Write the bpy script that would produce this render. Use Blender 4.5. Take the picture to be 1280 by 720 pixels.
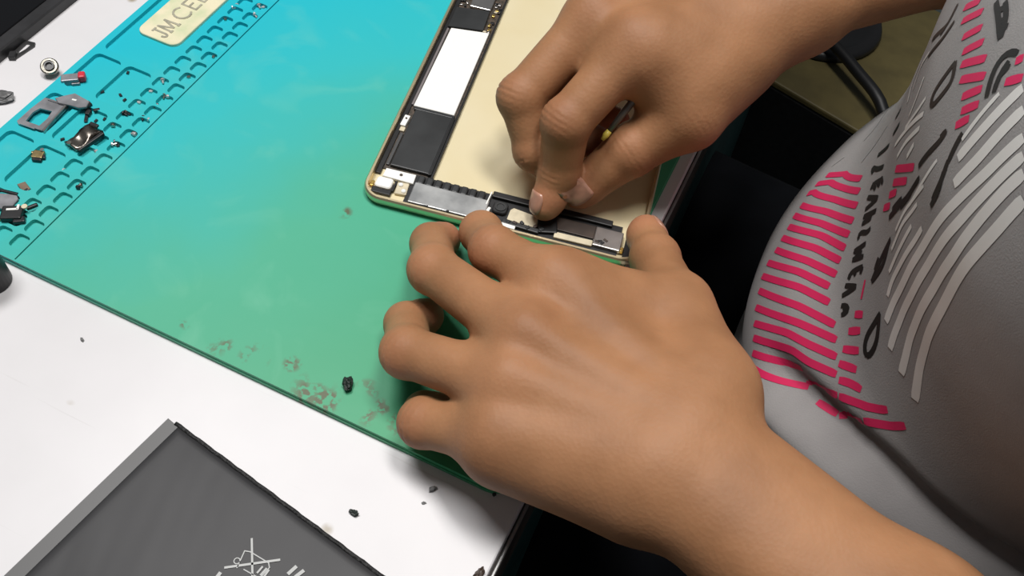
import bpy, bmesh, math, random
import numpy as np
from mathutils import Vector, Matrix, noise

# ---------------------------------------------------------------- clean
for o in list(bpy.data.objects):
    bpy.data.objects.remove(o, do_unlink=True)
scene = bpy.context.scene
COL = scene.collection
MM = 0.001            # every length below is in millimetres

# ---------------------------------------------------------------- camera
cam_data = bpy.data.cameras.new('camera')
cam_data.sensor_width = 36.0
cam_data.lens = 36.0 * 1170.0 / 1280.0
cam_data.clip_start = 0.01
cam_data.clip_end = 20.0
cam = bpy.data.objects.new('camera', cam_data)
COL.objects.link(cam)
cam.matrix_world = Matrix(((0.90246, -0.38895, 0.18515, 0.07779),
                           (0.42312, 0.71974, -0.55040, -0.23126),
                           (0.08082, 0.57505, 0.81412, 0.34206),
                           (0, 0, 0, 1)))
scene.camera = cam

# ---------------------------------------------------------------- world, lights, exposure
world = bpy.data.worlds.new('room_ambient')
scene.world = world
world.use_nodes = True
bg = world.node_tree.nodes['Background']
bg.inputs['Color'].default_value = (0.86, 0.93, 1.0, 1)
bg.inputs['Strength'].default_value = 0.07

def area_light(name, loc, target, sx, sy, power, color):
    l = bpy.data.lights.new(name, 'AREA')
    l.shape = 'RECTANGLE'; l.size = sx; l.size_y = sy
    l.energy = power; l.color = color
    o = bpy.data.objects.new(name, l); COL.objects.link(o)
    o.location = loc
    o.rotation_euler = (Vector(target) - Vector(loc)).to_track_quat('-Z', 'Y').to_euler()
    return o
area_light('ceiling_lamp', (-0.52, 0.16, 1.55), (-0.05, 0.0, 0.0), 0.62, 0.34, 17.0, (1.0, 0.98, 0.97))
area_light('bench_lamp', (0.12, 0.16, 1.50), (0.05, 0.05, 0.0), 0.50, 0.25, 13.0, (1.0, 0.97, 0.94))
area_light('room_lamp', (1.0, -0.75, 1.7), (0.15, 0.0, 0.1), 0.5, 0.5, 0.4, (1.0, 0.93, 0.85))

vs = scene.view_settings
vs.view_transform = 'Standard'
vs.look = 'None'
vs.exposure = 0.0
vs.gamma = 1.0
vs.use_curve_mapping = False

# ---------------------------------------------------------------- helpers
def rnd(seed):
    return random.Random(seed)

MATS = {}
def mat(name, color, rough=0.5, metal=0.0, var=0.0, scale=60.0, bump=0.0, bscale=400.0,
        coat=0.0, spec=0.5, color2=None, emit=None):
    if name in MATS:
        return MATS[name]
    m = bpy.data.materials.new(name); m.use_nodes = True
    nt = m.node_tree; b = nt.nodes['Principled BSDF']
    b.inputs['Base Color'].default_value = (*color, 1)
    b.inputs['Roughness'].default_value = rough
    b.inputs['Metallic'].default_value = metal
    b.inputs['Coat Weight'].default_value = coat
    b.inputs['Specular IOR Level'].default_value = spec
    tc = nt.nodes.new('ShaderNodeTexCoord')
    if var > 0 or color2:
        n = nt.nodes.new('ShaderNodeTexNoise'); n.inputs['Scale'].default_value = scale
        n.inputs['Detail'].default_value = 5
        nt.links.new(tc.outputs['Object'], n.inputs['Vector'])
        mx = nt.nodes.new('ShaderNodeMix'); mx.data_type = 'RGBA'
        c2 = color2 if color2 else tuple(c * (1 - var) for c in color)
        mx.inputs['A'].default_value = (*color, 1); mx.inputs['B'].default_value = (*c2, 1)
        mr = nt.nodes.new('ShaderNodeMapRange')
        mr.inputs['From Min'].default_value = 0.38; mr.inputs['From Max'].default_value = 0.66
        nt.links.new(n.outputs['Fac'], mr.inputs['Value'])
        nt.links.new(mr.outputs['Result'], mx.inputs['Factor'])
        nt.links.new(mx.outputs['Result'], b.inputs['Base Color'])
    if bump > 0:
        n2 = nt.nodes.new('ShaderNodeTexNoise'); n2.inputs['Scale'].default_value = bscale
        n2.inputs['Detail'].default_value = 4
        nt.links.new(tc.outputs['Object'], n2.inputs['Vector'])
        bp = nt.nodes.new('ShaderNodeBump'); bp.inputs['Strength'].default_value = bump
        bp.inputs['Distance'].default_value = 0.001
        nt.links.new(n2.outputs['Fac'], bp.inputs['Height'])
        nt.links.new(bp.outputs['Normal'], b.inputs['Normal'])
    MATS[name] = m
    return m

def tag(o, label=None, cat=None, group=None, kind=None):
    if label: o['label'] = label
    if cat: o['category'] = cat
    if group: o['group'] = group
    if kind: o['kind'] = kind
    return o

def thing(name, label, cat, loc=(0, 0, 0), rotz=0.0, group=None, kind=None):
    o = bpy.data.objects.new(name, None); COL.objects.link(o)
    o.empty_display_size = 0.01
    o.location = Vector(loc) * MM
    o.rotation_euler = (0, 0, rotz)
    return tag(o, label, cat, group, kind)

def mesh(name, verts, faces, material, parent=None, smooth=False, loc=None, rotz=0.0, autosmooth=None):
    me = bpy.data.meshes.new(name)
    me.from_pydata([tuple(c * MM for c in v) for v in verts], [], faces)
    bm = bmesh.new(); bm.from_mesh(me)
    bmesh.ops.recalc_face_normals(bm, faces=bm.faces)
    bm.to_mesh(me); bm.free()
    if smooth:
        me.polygons.foreach_set('use_smooth', [True] * len(me.polygons))
    me.materials.append(material)
    return link(name, me, parent, loc, rotz)

def link(name, me, parent=None, loc=None, rotz=0.0):
    o = bpy.data.objects.new(name, me); COL.objects.link(o)
    if parent is not None: o.parent = parent
    if loc is not None: o.location = Vector(loc) * MM
    o.rotation_euler = (0, 0, rotz)
    return o

class MB:
    """collects shapes (mm) that become one mesh"""
    def __init__(s): s.v = []; s.f = []
    def add(s, v, f):
        n = len(s.v); s.v += [tuple(p) for p in v]; s.f += [tuple(i + n for i in q) for q in f]
        return s
    def box(s, c, d, rz=0.0, bev=0.0):
        bm = bmesh.new(); bmesh.ops.create_cube(bm, size=1.0)
        for v in bm.verts: v.co = Vector((v.co.x * d[0], v.co.y * d[1], v.co.z * d[2]))
        if bev > 0:
            bmesh.ops.bevel(bm, geom=list(bm.edges), offset=bev, segments=2, affect='EDGES', profile=0.5)
        R = Matrix.Rotation(rz, 3, 'Z')
        bm.verts.index_update()
        s.add([R @ v.co + Vector(c) for v in bm.verts], [[v.index for v in f.verts] for f in bm.faces])
        bm.free(); return s
    def prism(s, poly, z0, z1, ch=0.0):
        n = len(poly)
        levels = [(0.0, z0), (0.0, z1)] if ch <= 0 else [(0.0, z0), (0.0, z1 - ch), (ch, z1)]
        cx = sum(p[0] for p in poly) / n; cy = sum(p[1] for p in poly) / n
        v = []
        for ins, z in levels:
            for i, p in enumerate(poly):
                if ins:
                    a = Vector(poly[i - 1][:2]); b = Vector(p[:2]); c = Vector(poly[(i + 1) % n][:2])
                    e1 = (b - a).normalized(); e2 = (c - b).normalized()
                    n1 = Vector((-e1.y, e1.x)); n2 = Vector((-e2.y, e2.x))
                    nn = (n1 + n2)
                    nn = nn.normalized() if nn.length > 1e-6 else n1
                    if nn.dot(Vector((cx, cy)) - b) < 0 and n < 9: nn = -nn
                    q = b + nn * ins
                    v.append((q.x, q.y, z))
                else: v.append((p[0], p[1], z))
        L = len(levels); f = [tuple(range(n))[::-1], tuple(range((L - 1) * n, L * n))]
        for l in range(L - 1):
            for i in range(n):
                j = (i + 1) % n
                f.append((l * n + i, l * n + j, (l + 1) * n + j, (l + 1) * n + i))
        return s.add(v, f)
    def lathe(s, prof, c=(0, 0, 0), seg=20, axis=(0, 0, 1)):
        q = Vector((0, 0, 1)).rotation_difference(Vector(axis).normalized())
        v = []; f = []
        for r, z in prof:
            for k in range(seg):
                a = 2 * math.pi * k / seg
                v.append(q @ Vector((r * math.cos(a), r * math.sin(a), z)) + Vector(c))
        for i in range(len(prof) - 1):
            for k in range(seg):
                f.append((i * seg + k, i * seg + (k + 1) % seg, (i + 1) * seg + (k + 1) % seg, (i + 1) * seg + k))
        f.append(tuple(range(seg))[::-1]); f.append(tuple(range((len(prof) - 1) * seg, len(prof) * seg)))
        return s.add(v, f)
    def tube(s, pts, r, seg=8):
        pts = [Vector(p) for p in pts]; v = []; f = []
        rr = r if isinstance(r, (list, tuple)) else [r] * len(pts)
        up = None
        for i, p in enumerate(pts):
            t = (pts[min(i + 1, len(pts) - 1)] - pts[max(i - 1, 0)]).normalized()
            if up is None: up = t.orthogonal().normalized()
            up = (up - t * up.dot(t)).normalized(); b = t.cross(up)
            for k in range(seg):
                a = 2 * math.pi * k / seg
                v.append(p + (up * math.cos(a) + b * math.sin(a)) * rr[i])
        for i in range(len(pts) - 1):
            for k in range(seg):
                f.append((i * seg + k, i * seg + (k + 1) % seg, (i + 1) * seg + (k + 1) % seg, (i + 1) * seg + k))
        f.append(tuple(range(seg))[::-1]); f.append(tuple(range((len(pts) - 1) * seg, len(pts) * seg)))
        return s.add(v, f)
    def build(s, name, material, parent=None, smooth=False, loc=None, rotz=0.0):
        return mesh(name, s.v, s.f, material, parent, smooth, loc, rotz)

def rrect(x0, y0, x1, y1, r, seg=5):
    p = []
    for cx, cy, a0 in ((x1 - r, y1 - r, 0), (x0 + r, y1 - r, 90), (x0 + r, y0 + r, 180), (x1 - r, y0 + r, 270)):
        for k in range(seg + 1):
            a = math.radians(a0 + 90.0 * k / seg)
            p.append((cx + r * math.cos(a), cy + r * math.sin(a)))
    return p

def plate_with_holes(name, outer, holes, z0, z1, material, parent=None):
    """a flat plate with cut-outs, built from a filled 2D curve"""
    cu = bpy.data.curves.new(name, 'CURVE'); cu.dimensions = '2D'; cu.fill_mode = 'BOTH'
    cu.extrude = (z1 - z0) / 2 * MM
    for poly in [outer] + holes:
        sp = cu.splines.new('POLY'); sp.points.add(len(poly) - 1)
        for q, p in zip(sp.points, poly): q.co = (p[0] * MM, p[1] * MM, 0, 1)
        sp.use_cyclic_u = True
    tmp = bpy.data.objects.new(name + '_tmp', cu); COL.objects.link(tmp)
    dg = bpy.context.evaluated_depsgraph_get()
    me = bpy.data.meshes.new_from_object(tmp.evaluated_get(dg))
    bpy.data.objects.remove(tmp, do_unlink=True)
    for v in me.vertices: v.co.z += (z0 + z1) / 2 * MM
    me.name = name; me.materials.clear(); me.materials.append(material)
    return link(name, me, parent)

# ================================================================ THE SETTING
m_floor = mat('dark_floor', (0.010, 0.011, 0.013), 0.7, var=0.5, scale=8)
fl = MB().box((0, 100, -760), (4000, 4000, 20)).build('floor', m_floor)
tag(fl, 'dark floor below the workbench', 'floor', kind='structure')

# ---- workbench
def bench_material():
    m = bpy.data.materials.new('white_bench_laminate'); m.use_nodes = True
    nt = m.node_tree; b = nt.nodes['Principled BSDF']; L = nt.links.new
    tc = nt.nodes.new('ShaderNodeTexCoord')
    n1 = nt.nodes.new('ShaderNodeTexNoise'); n1.inputs['Scale'].default_value = 14; n1.inputs['Detail'].default_value = 6
    L(tc.outputs['Object'], n1.inputs['Vector'])
    r1 = nt.nodes.new('ShaderNodeValToRGB')
    r1.color_ramp.elements[0].position = 0.3; r1.color_ramp.elements[0].color = (0.66, 0.65, 0.66, 1)
    r1.color_ramp.elements[1].position = 0.7; r1.color_ramp.elements[1].color = (0.73, 0.72, 0.73, 1)
    L(n1.outputs['Fac'], r1.inputs['Fac'])
    # small brown specks and grease spots
    vo = nt.nodes.new('ShaderNodeTexVoronoi'); vo.inputs['Scale'].default_value = 42; vo.inputs['Randomness'].default_value = 1
    L(tc.outputs['Object'], vo.inputs['Vector'])
    n2 = nt.nodes.new('ShaderNodeTexNoise'); n2.inputs['Scale'].default_value = 55; n2.inputs['Detail'].default_value = 3
    L(tc.outputs['Object'], n2.inputs['Vector'])
    s1 = nt.nodes.new('ShaderNodeMapRange'); s1.inputs['From Min'].default_value = 0.15; s1.inputs['From Max'].default_value = 0.06
    L(vo.outputs['Distance'], s1.inputs['Value'])
    s2 = nt.nodes.new('ShaderNodeMapRange'); s2.inputs['From Min'].default_value = 0.55; s2.inputs['From Max'].default_value = 0.62
    L(n2.outputs['Fac'], s2.inputs['Value'])
    mu = nt.nodes.new('ShaderNodeMath'); mu.operation = 'MULTIPLY'
    L(s1.outputs['Result'], mu.inputs[0]); L(s2.outputs['Result'], mu.inputs[1])
    mx = nt.nodes.new('ShaderNodeMix'); mx.data_type = 'RGBA'
    L(mu.outputs[0], mx.inputs['Factor']); L(r1.outputs['Color'], mx.inputs['A'])
    mx.inputs['B'].default_value = (0.30, 0.24, 0.14, 1)
    # fine scratches
    mp = nt.nodes.new('ShaderNodeMapping'); mp.inputs['Rotation'].default_value = (0, 0, 0.5); mp.inputs['Scale'].default_value = (4, 160, 1)
    L(tc.outputs['Object'], mp.inputs['Vector'])
    n3 = nt.nodes.new('ShaderNodeTexNoise'); n3.inputs['Scale'].default_value = 3; n3.inputs['Detail'].default_value = 2
    L(mp.outputs['Vector'], n3.inputs['Vector'])
    s3 = nt.nodes.new('ShaderNodeMapRange'); s3.inputs['From Min'].default_value = 0.70; s3.inputs['From Max'].default_value = 0.76
    s3.inputs['To Max'].default_value = 0.25
    L(n3.outputs['Fac'], s3.inputs['Value'])
    m2 = nt.nodes.new('ShaderNodeMix'); m2.data_type = 'RGBA'
    L(s3.outputs['Result'], m2.inputs['Factor']); L(mx.outputs['Result'], m2.inputs['A'])
    m2.inputs['B'].default_value = (0.45, 0.43, 0.42, 1)
    L(m2.outputs['Result'], b.inputs['Base Color'])
    b.inputs['Roughness'].default_value = 0.42
    return m
bench = thing('workbench', 'white laminate workbench with worn edge carrying the repair mat', 'workbench', (0, 0, -750))
MB().box((-326.5, 100, 747), (747, 1300, 6), bev=0.8).build('tabletop', bench_material(), bench)
m_edge = mat('worn_brown_edge', (0.060, 0.050, 0.042), 0.6, var=0.6, scale=40, bump=0.4, bscale=120)
MB().box((41.5, 100, 728), (15, 1296, 31), bev=1.5).build('edge_board', m_edge, bench)
m_metal_strip = mat('worn_edge_strip', (0.42, 0.42, 0.42), 0.4, 0.6, var=0.5, scale=50)
MB().box((48.2, 100, 741.5), (1.4, 1296, 5), bev=0.4).build('edge_strip', m_metal_strip, bench)
m_teal = mat('dark_green_paint', (0.018, 0.085, 0.085), 0.45, var=0.4, scale=25)
MB().box((41, 100, 362), (12, 1280, 700), bev=1).build('side_panel', m_teal, bench)
for y in (-520, 720):
    MB().box((-660, y, 360), (50, 50, 735), bev=2).build('leg', m_teal, bench)

# ---- silicone repair mat
def silicone_material():
    m = bpy.data.materials.new('silicone_mat'); m.use_nodes = True
    nt = m.node_tree; b = nt.nodes['Principled BSDF']; L = nt.links.new
    tc = nt.nodes.new('ShaderNodeTexCoord'); sp = nt.nodes.new('ShaderNodeSeparateXYZ')
    L(tc.outputs['Object'], sp.inputs[0])
    # hue gradient: blue by the trays, greener towards the front right corner
    def mth(op, a, c=None):
        n = nt.nodes.new('ShaderNodeMath'); n.operation = op
        for i, x in enumerate((a, c)):
            if x is None: continue
            if isinstance(x, (int, float)): n.inputs[i].default_value = x
            else: L(x, n.inputs[i])
        return n.outputs[0]
    nz = nt.nodes.new('ShaderNodeTexNoise'); nz.inputs['Scale'].default_value = 11; nz.inputs['Detail'].default_value = 4
    L(tc.outputs['Object'], nz.inputs['Vector'])
    g = mth('SUBTRACT', sp.outputs['X'], mth('MULTIPLY', sp.outputs['Y'], 0.62))
    g = mth('ADD', g, mth('MULTIPLY', mth('SUBTRACT', nz.outputs['Fac'], 0.5), 0.09))
    mr = nt.nodes.new('ShaderNodeMapRange')
    mr.inputs['From Min'].default_value = -0.27; mr.inputs['From Max'].default_value = 0.06
    L(g, mr.inputs['Value'])
    cr = nt.nodes.new('ShaderNodeValToRGB')
    e = cr.color_ramp.elements
    e[0].position = 0.0; e[0].color = (0.012, 0.47, 0.57, 1)
    e[1].position = 1.0; e[1].color = (0.050, 0.33, 0.145, 1)
    k = e.new(0.25); k.color = (0.030, 0.47, 0.49, 1)
    k = e.new(0.55); k.color = (0.070, 0.41, 0.26, 1)
    L(mr.outputs['Result'], cr.inputs['Fac'])
    # brown burnt flecks along the worked front edge
    n2 = nt.nodes.new('ShaderNodeTexNoise'); n2.inputs['Scale'].default_value = 420; n2.inputs['Detail'].default_value = 3
    L(tc.outputs['Object'], n2.inputs['Vector'])
    n3 = nt.nodes.new('ShaderNodeTexNoise'); n3.inputs['Scale'].default_value = 60; n3.inputs['Detail'].default_value = 2
    L(tc.outputs['Object'], n3.inputs['Vector'])
    def rng(v, a, c):
        n = nt.nodes.new('ShaderNodeMapRange'); n.inputs['From Min'].default_value = a; n.inputs['From Max'].default_value = c
        L(v, n.inputs['Value']); return n.outputs['Result']
    flecks = mth('MULTIPLY', rng(n2.outputs['Fac'], 0.46, 0.54), rng(n3.outputs['Fac'], 0.43, 0.53))
    def blob(x, y, r0, r1):
        dx = mth('SUBTRACT', sp.outputs['X'], x); dy = mth('SUBTRACT', sp.outputs['Y'], y)
        d = mth('SQRT', mth('ADD', mth('MULTIPLY', dx, dx), mth('MULTIPLY', dy, dy)))
        return rng(d, r1, r0)
    area = None
    for (x, y, r) in STAINS:
        bl = blob(x * MM, y * MM, r * 0.7 * MM, r * 1.5 * MM)
        area = bl if area is None else mth('MAXIMUM', area, bl)
    fm = mth('MULTIPLY', flecks, area)
    mx = nt.nodes.new('ShaderNodeMix'); mx.data_type = 'RGBA'
    L(mth('MULTIPLY', fm, 0.85), mx.inputs['Factor']); L(cr.outputs['Color'], mx.inputs['A'])
    mx.inputs['B'].default_value = (0.11, 0.075, 0.04, 1)
    # faint pale scuffs
    n4 = nt.nodes.new('ShaderNodeTexNoise'); n4.inputs['Scale'].default_value = 22; n4.inputs['Detail'].default_value = 7; n4.inputs['Distortion'].default_value = 1.5
    L(tc.outputs['Object'], n4.inputs['Vector'])
    m3 = nt.nodes.new('ShaderNodeMix'); m3.data_type = 'RGBA'
    L(mth('MULTIPLY', rng(n4.outputs['Fac'], 0.55, 0.75), 0.16), m3.inputs['Factor'])
    L(mx.outputs['Result'], m3.inputs['A']); m3.inputs['B'].default_value = (0.25, 0.60, 0.42, 1)
    L(m3.outputs['Result'], b.inputs['Base Color'])
    b.inputs['Roughness'].default_value = 0.42
    b.inputs['Specular IOR Level'].default_value = 0.35
    bp = nt.nodes.new('ShaderNodeBump'); bp.inputs['Strength'].default_value = 0.12; bp.inputs['Distance'].default_value = 0.001
    L(n4.outputs['Fac'], bp.inputs['Height']); L(bp.outputs['Normal'], b.inputs['Normal'])
    return m
STAINS = [(-61.5, -59.0, 4.0)[:2] + (3,), (-93.3, -86.7, 4.0)[:2] + (4,), (-77.8, -85.0, 4.0)[:2] + (5,), (-62.7, -80.4, 4.0)[:2] + (3,),
          (-48.1, -87.5, 4.0)[:2] + (7,), (-41.6, -88.2, 4.0)[:2] + (5,), (-26.5, -86.4, 4.0)[:2] + (5,), (-29.7, -77.0, 4.0)[:2] + (4,),
          (-20.4, -80.4, 4.0)[:2] + (3,), (-112.7, -87.2, 4.0)[:2] + (3,), (-10.4, -84.0, 4.0)[:2] + (4,), (-85.9, -0.9, 4.0)[:2] + (3,)]
m_sil = silicone_material()
rmat = thing('repair_mat', 'turquoise to green silicone repair mat with moulded part trays', 'mat')
MX0, MX1, MY0, MY1 = -254.0, 41.0, -92.5, 340.0
TOP = 4.0
# base sheet, then a top layer with the pockets cut out of it
MB().prism(rrect(MX0, MY0, MX1, MY1, 9), 0.0, 2.0).build('base_sheet', m_sil, rmat)
holes = []
GX = -194.6
for k in range(-2, 19):
    yf = 86.0 - 9.17 * k                       # far wall of this row of cells
    if yf - 7 < MY0 + 2: continue
    for x0 in (-212.6, -203.2):
        holes.append(rrect(x0, yf - 7.3, x0 + 7.0, yf, 1.9, 3))
TRAYS = [(-249.6, 34.0, -217.0, 112.0), (-249.6, 3.0, -233.6, 29.8), (-230.6, 3.0, -215.2, 29.8),
         (-249.6, -28.0, -233.6, -3.3), (-230.6, -28.0, -215.2, -3.3),
         (-249.6, -59.4, -233.6, -33.0), (-230.6, -59.4, -215.2, -33.0), (-249.6, -88.0, -215.2, -63.0)]
for t in TRAYS: holes.append(rrect(*t, 3.0, 4))
holes.append(rrect(GX - 0.35, MY0 + 1.2, GX + 0.35, MY1 - 1.2, 0.3, 2))    # the long groove
plate_with_holes('pocket_layer', rrect(MX0 + 0.4, MY0 + 0.4, MX1 - 0.4, MY1 - 0.4, 9), holes, 2.0, TOP, m_sil, rmat)
# name plate stuck in the long tray
m_cream = mat('cream_sticker', (0.80, 0.74, 0.52), 0.35, color2=(0.62, 0.66, 0.42), scale=90)
plate = MB().prism(rrect(-244.5, 53.0, -219.3, 112.0, 5.0), 2.0, 3.6, 0.3).build('name_plate', m_cream, rmat)
m_letter = mat('name_plate_letters', (0.30, 0.29, 0.22), 0.5, color2=(0.44, 0.42, 0.32), scale=300)
# letters drawn as strokes: u runs along the plate, v is the letter height
def arc(cx, cy, rx, ry, a0, a1, n=12):
    return [(cx + rx * math.cos(math.radians(a0 + (a1 - a0) * k / n)), cy + ry * math.sin(math.radians(a0 + (a1 - a0) * k / n))) for k in range(n + 1)]
LETTERS = [[[(2.6, 9.0), (2.6, 2.0)], arc(1.3, 2.0, 1.3, 2.0, 0, -180, 8), [(1.4, 9.0), (3.8, 9.0)]],
           [[(5.4, 0), (5.8, 9.0)], [(5.8, 9.0), (8.6, 1.0)], [(8.6, 1.0), (11.4, 9.0)], [(11.4, 9.0), (11.8, 0)], [(4.8, 0), (6.2, 0)], [(11.0, 0), (12.5, 0)]],
           [arc(20.6, 4.6, 4.4, 4.8, 50, 310)],
           [[(26.6, 0), (26.6, 9.0)], [(26.6, 9.0), (31.0, 9.0)], [(26.6, 4.6), (30.2, 4.6)], [(26.6, 0), (31.2, 0)]],
           [[(34.0, 9.0), (34.0, 0)], [(34.0, 0), (38.2, 0)]], [[(41.0, 9.0), (41.0, 0)], [(41.0, 0), (45.2, 0)]]]
def flat_stroke(mb, pts, w, z0, z1):
    for i, (p, q) in enumerate(zip(pts[:-1], pts[1:])):
        z1 = z1 + 0.012
        p = Vector(p[:2]); q = Vector(q[:2]); d = (q - p); n = Vector((-d.y, d.x)).normalized() * w / 2; e = d.normalized() * w * 0.3
        mb.prism([tuple(p - n - e), tuple(q - n + e), tuple(q + n + e), tuple(p + n - e)], z0, z1)
for st in LETTERS:
    mb = MB()
    for i, ln in enumerate(st): flat_stroke(mb, [(-227.8 - v, 56.0 + u) for u, v in ln], 1.15, 3.5, 3.8 + 0.02 * i)
    mb.build('letter', m_letter, plate)

# ================================================================ THE TABLET
m_gold = mat('gold_aluminium', (0.86, 0.72, 0.46), 0.34, 0.9, var=0.15, scale=30)
m_goldin = mat('pale_gold_tray', (0.84, 0.73, 0.46), 0.30, 0.2, color2=(0.88, 0.79, 0.54), scale=18)
m_black = mat('black_plastic', (0.012, 0.012, 0.013), 0.45, var=0.4, scale=200)
m_shield = mat('black_shield', (0.035, 0.037, 0.038), 0.38, var=0.35, scale=60)
m_white = mat('white_label', (0.90, 0.90, 0.86), 0.35)
m_silver = mat('silver_tin', (0.62, 0.60, 0.58), 0.28, 0.9, var=0.3, scale=80)
m_steel = mat('brushed_steel', (0.66, 0.67, 0.66), 0.34, 0.75, color2=(0.36, 0.37, 0.37), scale=70, bump=0.15, bscale=60)
m_gum = mat('dried_adhesive', (0.70, 0.62, 0.44), 0.5, var=0.25, scale=150, bump=0.3, bscale=500)
m_brown = mat('brown_flex', (0.055, 0.035, 0.025), 0.5, var=0.4, scale=120)
m_pcb = mat('dark_circuit_board', (0.035, 0.030, 0.022), 0.5, color2=(0.10, 0.07, 0.05), scale=500)
m_goldpin = mat('gold_contacts', (0.75, 0.52, 0.16), 0.3, 0.9)
tab = thing('opened_tablet', 'opened gold tablet shell with logic board, lying on the mat without its screen', 'tablet',
            (-84.33, 13.49, 4.0), math.radians(10.5))
A0, A1, B0, B1 = 0.0, 132.8, -5.6, 196.0
def ring(levels, r):
    """closed loop wall from (inset, z) levels around the rounded outline"""
    v = []; f = []; n = None
    for ins, z in levels:
        p = rrect(A0 + ins, B0 + ins, A1 - ins, B1 - ins, max(r - ins, 2.0), 8)
        n = len(p); v += [(x, y, z) for x, y in p]
    for l in range(len(levels) - 1):
        for i in range(n):
            j = (i + 1) % n
            f.append((l * n + i, l * n + j, (l + 1) * n + j, (l + 1) * n + i))
    return v, f
v, f = ring([(3.2, 0.0), (1.4, 0.4), (0.4, 1.4), (0.0, 3.0), (0.0, 5.0), (0.7, 5.8), (1.7, 5.8), (1.9, 5.2), (1.9, 0.9)], 10.0)
mesh('rim', v, f, m_gold, tab)
MB().prism(rrect(A0 + 1.2, B0 + 1.2, A1 - 1.2, B1 - 1.2, 8.5, 8), 0.35, 1.5).build('back_panel', m_goldin, tab)
# black gutter and the logic board along one long side
MB().box((3.2, 100, 2.2), (2.6, 176, 1.6), bev=0.2).build('gutter_gasket', m_black, tab)
board = MB().box((16.2, 104, 1.9), (25.4, 176, 0.8)).build('logic_board', m_pcb, tab)
MB().box((28.6, 104, 2.6), (1.0, 176, 2.4), bev=0.2).build('board_wall', m_black, board)
MB().box((17.7, 37.3, 3.1), (20.6, 39.6, 2.2), bev=0.5).build('shield_can', m_shield, board)
MB().box((26.9, 37.3, 3.0), (1.2, 40.5, 2.6), bev=0.3).build('shield_can_edge', m_black, board)
MB().box((17.0, 57.8, 3.0), (21.0, 1.8, 2.4), bev=0.3).build('foam_strip', m_shield, board)
MB().prism([(5.6, 59.3), (26.8, 59.3), (26.8, 125.4), (6.2, 122.6)], 2.3, 3.9, 0.25).build('white_cover_sheet', m_white, board)
MB().box((4.8, 91, 3.0), (1.2, 62, 1.8), bev=0.2).build('side_tape', mat('grey_tape', (0.18, 0.16, 0.16), 0.5), board)
MB().prism([(4.2, 123.2), (23.2, 126.2), (22.4, 143.2), (4.0, 140.4)], 2.3, 4.1, 0.25).build('shield_can', m_shield, board)
MB().box((16.6, 150.6, 3.2), (12.0, 13.6, 1.8), bev=0.4).build('tin_cover', m_silver, board)
R = rnd(3)
for i in range(26):
    x = 23.6 + R.random() * 3.6; y = 126 + R.random() * 42
    MB().box((x, y, 2.8), (0.8 + R.random() * 1.4, 0.8 + R.random() * 1.8, 0.9 + R.random() * 0.8), bev=0.1).build(
        'chip', [m_silver, m_gum, m_black, m_pcb, m_goldpin][i % 5], board)
for i in range(12):
    x = 4.5 + R.random() * 5; y = 142 + R.random() * 20
    MB().box((x, y, 2.8), (0.8 + R.random() * 1.2, 0.8 + R.random() * 1.2, 1.2), bev=0.1).build('chip', [m_silver, m_black][i % 2], board)
con = MB().box((5.0, 47.8, 3.2), (2.8, 7.4, 2.2), rz=-0.05, bev=0.3).build('side_connector', m_white, board)
MB().lathe([(0.55, 0), (0.55, 0.35)], (5.2, 49.0, 4.3), 10).build('screw_dot', m_pcb, con)
MB().box((5.2, 42.6, 2.6), (2.6, 2.8, 1.4), bev=0.3).build('connector_foot', m_gum, board)
MB().box((6.0, 29, 2.6), (1.6, 22, 1.6), bev=0.3).build('flex_strip', mat('dark_grey_flex', (0.07, 0.07, 0.07), 0.4), board)
# corner: home for the small bracket, the button and the antenna
MB().prism([(6.2, 10.2), (21.5, 9.8), (21.2, 15.6), (6.4, 15.4)], 2.2, 3.6, 0.25).build('white_bracket', m_white, tab)
MB().lathe([(0.8, 0), (0.8, 0.3)], (14.5, 13.2, 3.5), 12).build('bracket_hole', m_pcb, tab)
MB().box((8.6, 1.6, 2.4), (9.6, 3.4, 1.8), bev=0.4).build('corner_gasket', m_black, tab)
MB().prism(rrect(4.6, 2.6, 12.6, 9.0, 1.6, 4), 2.0, 4.6, 0.5).build('corner_module', m_white, tab)
MB().box((13.5, 6.0, 2.4), (1.2, 6.4, 2.0), bev=0.3).build('module_gasket', m_black, tab)
MB().box((17.3, 5.8, 2.4), (5.6, 7.2, 1.6), rz=0.1, bev=0.4).build('white_putty', m_gum, tab)
for x, y in ((16.2, 7.6), (18.6, 4.2)):
    MB().lathe([(1.1, 0), (1.2, 0.5), (0.7, 0.9)], (x, y, 3.1), 12).build('corner_screw', m_white, tab)
MB().box((3.2, 4.6, 3.0), (1.6, 3.0, 1.2), bev=0.2).build('corner_contact', m_goldpin, tab)
# bottom bay
MB().box((71, 6.2, 1.9), (102, 20.6, 0.9)).build('bay_floor', m_black, tab)
MB().box((40.5, 4.6, 3.2), (36.5, 12.6, 2.2), bev=0.5).build('loudspeaker_plate', m_steel, tab)
for i in range(8):
    MB().box((24.3 + i * 4.25, 13.2, 3.1), (3.3, 5.2, 2.0), bev=0.7).build('speaker_vent_rib', m_shield, tab)
for (x, y, l, a) in ((30, -2.0, 5, 0.1), (37.5, -2.4, 3.0, -0.2), (41.5, -1.8, 2.0, 0.7)):
    MB().box((x, y, 4.3), (l, 0.8, 0.5), rz=a, bev=0.1).build('glue_crumb', m_black, tab)
MB().box((58.0, 12.2, 3.2), (0.7, 8.0, 2.6), rz=-0.08, bev=0.2).build('bay_divider', m_white, tab)
MB().box((59.0, 3.6, 3.0), (1.4, 7.5, 2.0), rz=-0.2, bev=0.3).build('bay_divider', m_white, tab)
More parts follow.
